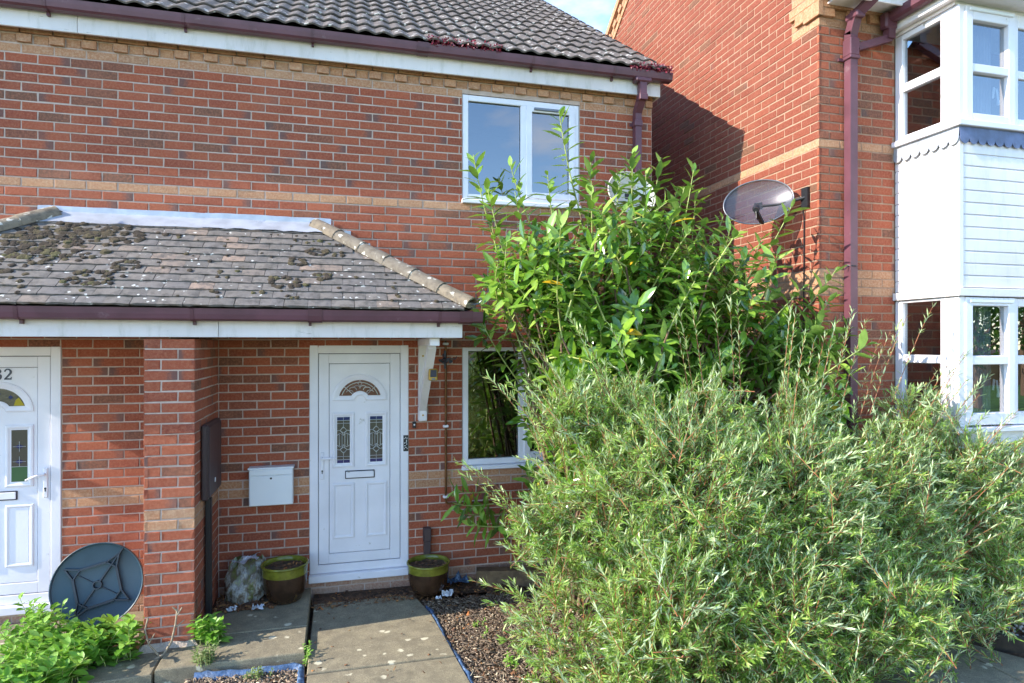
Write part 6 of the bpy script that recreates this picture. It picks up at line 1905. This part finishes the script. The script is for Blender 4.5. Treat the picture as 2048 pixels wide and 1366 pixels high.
# satellite dishes
def dish(name, label, c, nrm, w_, h_, mat, wall_pt, roll):
    c = Vector(c); nz = Vector(nrm).normalized(); wall_pt = Vector(wall_pt)
    ex = nz.cross(Vector((0, 0, 1))).normalized(); ex = -ex; ey = nz.cross(ex).normalized()
    if ey.z < 0: ey = -ey
    rt = Matrix.Rotation(roll, 3, nz); ex, ey = rt @ ex, rt @ ey
    root = thing(name, label, 'satellite dish', tuple(c))
    W3 = lambda u, v, q: c + ex * u + ey * v + nz * q
    m = MB(); n1 = 40; rs_ = [0.0001, .2, .4, .6, .8, .93, 1.0]
    dep = lambda q: 0.075 * (q * q - 1) * 1.0
    pr = [(q, dep(q)) for q in rs_] + [(1.012, 0.004), (1.012, -0.006)] + [(q, dep(q) - 0.007) for q in rs_[::-1]]
    vs = [W3(q * w_ / 2 * math.cos(2 * math.pi * k / n1), q * h_ / 2 * math.sin(2 * math.pi * k / n1), d) for q, d in pr for k in range(n1)]
    m.add(vs, [(i * n1 + k, i * n1 + (k + 1) % n1, (i + 1) * n1 + (k + 1) % n1, (i + 1) * n1 + k) for i in range(len(pr) - 1) for k in range(n1)])
    m.build('reflector', mat, root, smooth=True)
    m = MB(); m.tube([W3(q[0], q[1], 0.004) for q in [(w_ / 2 * 1.006 * math.cos(a), h_ / 2 * 1.006 * math.sin(a)) for a in np.linspace(0, 2 * math.pi, 41)]], 0.006, 6, False); m.build('rim', 'grey_metal' if mat == 'dish_mesh' else mat, root, smooth=True)
    m = MB()
    a0, a1 = W3(0.02, -h_ / 2 + 0.005, -0.01), W3(-0.02, -h_ * 0.46, 0.20)
    m.bar(a0, a1, 0.024, 0.034, nz); m.build('feed_arm', 'black_plastic', root)
    m = MB(); dn = (W3(0, 0, -0.05) - a1).normalized()
    m.tube([a1 + dn * 0.03 + ey * 0.03, a1 - dn * 0.005 + ey * 0.03, a1 - dn * 0.02 + ey * 0.03, a1 - dn * 0.07 + ey * 0.03], [0.032, 0.032, 0.022, 0.022], 14); m.build('receiver', 'black_plastic', root)
    m = MB(); m.tube([a1 - dn * 0.06 + ey * 0.02, a1 - dn * 0.05 - ey * 0.05, a1 - dn * 0.0 - ey * 0.08, a0 + (a1 - a0) * 0.45 - nz * 0.0 - ey * 0.02], 0.004, 5); m.build('cable', 'black_plastic', root)
    m = MB(); bk = W3(0, 0, -0.085)
    m.obox(bk, ex * 0.035, ey * 0.03, nz * 0.015); kn = Vector((bk.x, bk.y, wall_pt.z))
    m.tube([bk, Vector((wall_pt.x, wall_pt.y, wall_pt.z)) * 0.45 + bk * 0.55 + Vector((0, 0, -0.02)), wall_pt], 0.013, 8); m.build('mount_arm', 'black_plastic', root)
    return root
d1 = dish('satellite_dish', 'grey mesh satellite dish on the sunlit side wall of the gabled house', (3.69, -0.83, 3.415), (-0.62, -0.78, 0.30), 0.60, 0.44, 'dish_mesh', (4.0, -1.07, 3.42), R(5))
m = MB(); m.obox((4.005, -1.07, 3.42), (0.012, 0, 0), (0, 0.04, 0), (0, 0, 0.09)); m.build('wall_plate', 'black_plastic', d1)
m = MB(); m.tube([(4.0, -1.05, 3.36), (4.012, -1.045, 3.2), (4.012, -1.04, 2.4), (4.012, -1.04, 1.0)], 0.006, 5); m.build('down_cable', 'black_plastic', d1)
dish('satellite_dish', 'pale cream satellite dish half hidden behind laurel leaves below the upper window', (2.69, -0.28, 3.56), (0.12, -0.95, 0.22), 0.52, 0.44, 'dish_cream', (2.66, -0.01, 3.50), R(-4))

# dead shrub stump at the foot of the pier
m = MB()
for pts, r0 in (([(-1.22, -1.0, -0.07), (-1.30, -0.99, 0.02), (-1.325, -0.97, 0.12), (-1.31, -0.965, 0.2)], .013), ([(-1.22, -1.0, -0.07), (-1.16, -0.99, 0.03), (-1.13, -0.975, 0.14), (-1.125, -0.97, 0.24)], .014), ([(-1.125, -0.97, 0.2), (-1.09, -0.965, 0.25)], .008), ([(-1.13, -0.975, 0.12), (-1.08, -0.97, 0.16)], .008), ([(-1.30, -0.99, 0.02), (-1.26, -1.0, 0.10)], .008), ([(-1.125, -0.97, 0.235), (-1.15, -0.97, 0.26)], .01), ([(-1.25, -1.03, -0.07), (-1.2, -1.0, -0.05), (-1.12, -0.99, -0.06)], .018)):
    q = [Vector(p) + Vector((random.uniform(-.006, .006), random.uniform(-.006, .006), 0)) for p in pts]
    m.tube(q, [r0 * 0.62 * (1 - .4 * i / len(q)) * random.uniform(.85, 1.2) for i in range(len(q))], 7)
tag(bend_smooth(m.build('dead_stump', 'dead_twig'), 60), 'grey dead woody stump with bare twigs at the foot of the brick pier', 'stump')

# timber sleeper by the wall, timber edging and dry leaf
m = MB(); m.obox((1.75, -0.22, -0.06), (0.55, -0.12, 0), (0.012, 0.055, 0), (0, 0, 0.075)); tag(m.build('sleeper', 'sleeper_wood'), 'weathered timber sleeper lying at the wall under the lower window', 'timber')
m = MB(); m.bar((4.0, -1.48, -0.08), (5.3, -3.2, -0.08), 0.055, 0.15); tag(m.build('edging_board', 'slate_sleeper'), 'dark timber edging board between gravel and the shaded slabs', 'edging')
# red stonecrop in the gutter
def sedum(x0, x1, n_, label):
    root = thing('stonecrop', label, 'plant', ((x0 + x1) / 2, -0.17, 4.79))
    P = np.column_stack([rng.uniform(x0, x1, n_), rng.uniform(-0.232, -0.14, n_), 4.79 + 0.075 * rng.random(n_) ** 1.5])
    D = np.column_stack([rng.normal(0, 1, n_), rng.normal(-.3, .8, n_), rng.normal(.4, .6, n_)]); Nn = rng.normal(0, 1, (n_, 3))
    leaves_mesh('foliage', P, D, Nn, rng.uniform(.018, .036, n_), rng.uniform(.010, .018, n_), rng.uniform(-.3, .3, n_), 'sedum_leaf', root, 'narrow')
    m = MB(); m.box(x0, x1, -0.2, -0.115, 4.74, 4.785); m.build('root_mat', 'soil', root)
sedum(0.74, 1.18, 420, 'red stonecrop growing in the roof gutter right of the gutter joint'); sedum(1.22, 1.42, 130, 'small patch of red stonecrop further along the roof gutter')
sedum(2.72, 3.16, 520, 'red stonecrop spilling over the right end of the roof gutter')

# ------------------------------------------------------------------ what the windows reflect: garden fence and trees across the lawn
root = thing('garden_fence', 'timber panel fence across the lawn, reflected in the bay window', 'fence', (26, -24, -0.15))
pm = None
for k in range(16):
    x = 12 + k * 1.83
    m = MB(); m.cbox(x, x + 0.1, -24.05, -23.95, -0.15, 1.75, 0.01); m.build('post', 'timber_fence', root)
    m = MB()
    for j in range(12): m.box(x + 0.11 + j * 0.143, x + 0.11 + j * 0.143 + 0.138, -24.01 - 0.012 * (j % 2), -23.99, -0.1, 1.65)
    m.build('panel', 'timber_fence', root)
def tree(x, y, h, r, label, n_=2600):
    root = thing('tree', label, 'tree', (x, y, -0.15))
    m = MB(); m.tube([(x, y, -0.2), (x + .05, y, h * .3), (x - .05, y + .05, h * .6)], [.16, .12, .05], 8)
    for k in range(7):
        a = k * 0.9; m.tube([(x, y, h * (.25 + .05 * k)), (x + r * .5 * math.cos(a), y + r * .5 * math.sin(a), h * (.42 + .05 * k))], [.05, .02], 5)
    m.build('trunk', 'bark_wood', root)
    v = rng.normal(0, 1, (n_, 3)); v /= np.linalg.norm(v, axis=1, keepdims=True)
    q = rng.random(n_) ** .4 * (1 + .25 * np.sin(4 * v[:, 0] + 3 * v[:, 2]))
    P = np.array([x, y, h * .62]) + v * q[:, None] * np.array([r, r, h * .38])
    leaves_mesh('crown', P, rng.normal(0, 1, (n_, 3)), rng.normal(0, 1, (n_, 3)), rng.uniform(.12, .28, n_), rng.uniform(.07, .15, n_), rng.uniform(0, .3, n_), 'tree_leaf', root, 'narrow', stuff=False)
tree(22, -15.5, 6.0, 2.6, 'green garden tree across the lawn, reflected in the bay window'); tree(4.5, -19, 6.2, 2.6, 'rounded green tree across the lawn behind the viewpoint'); tree(29, -19, 7, 3.0, 'larger green tree at the far end of the lawn fence')
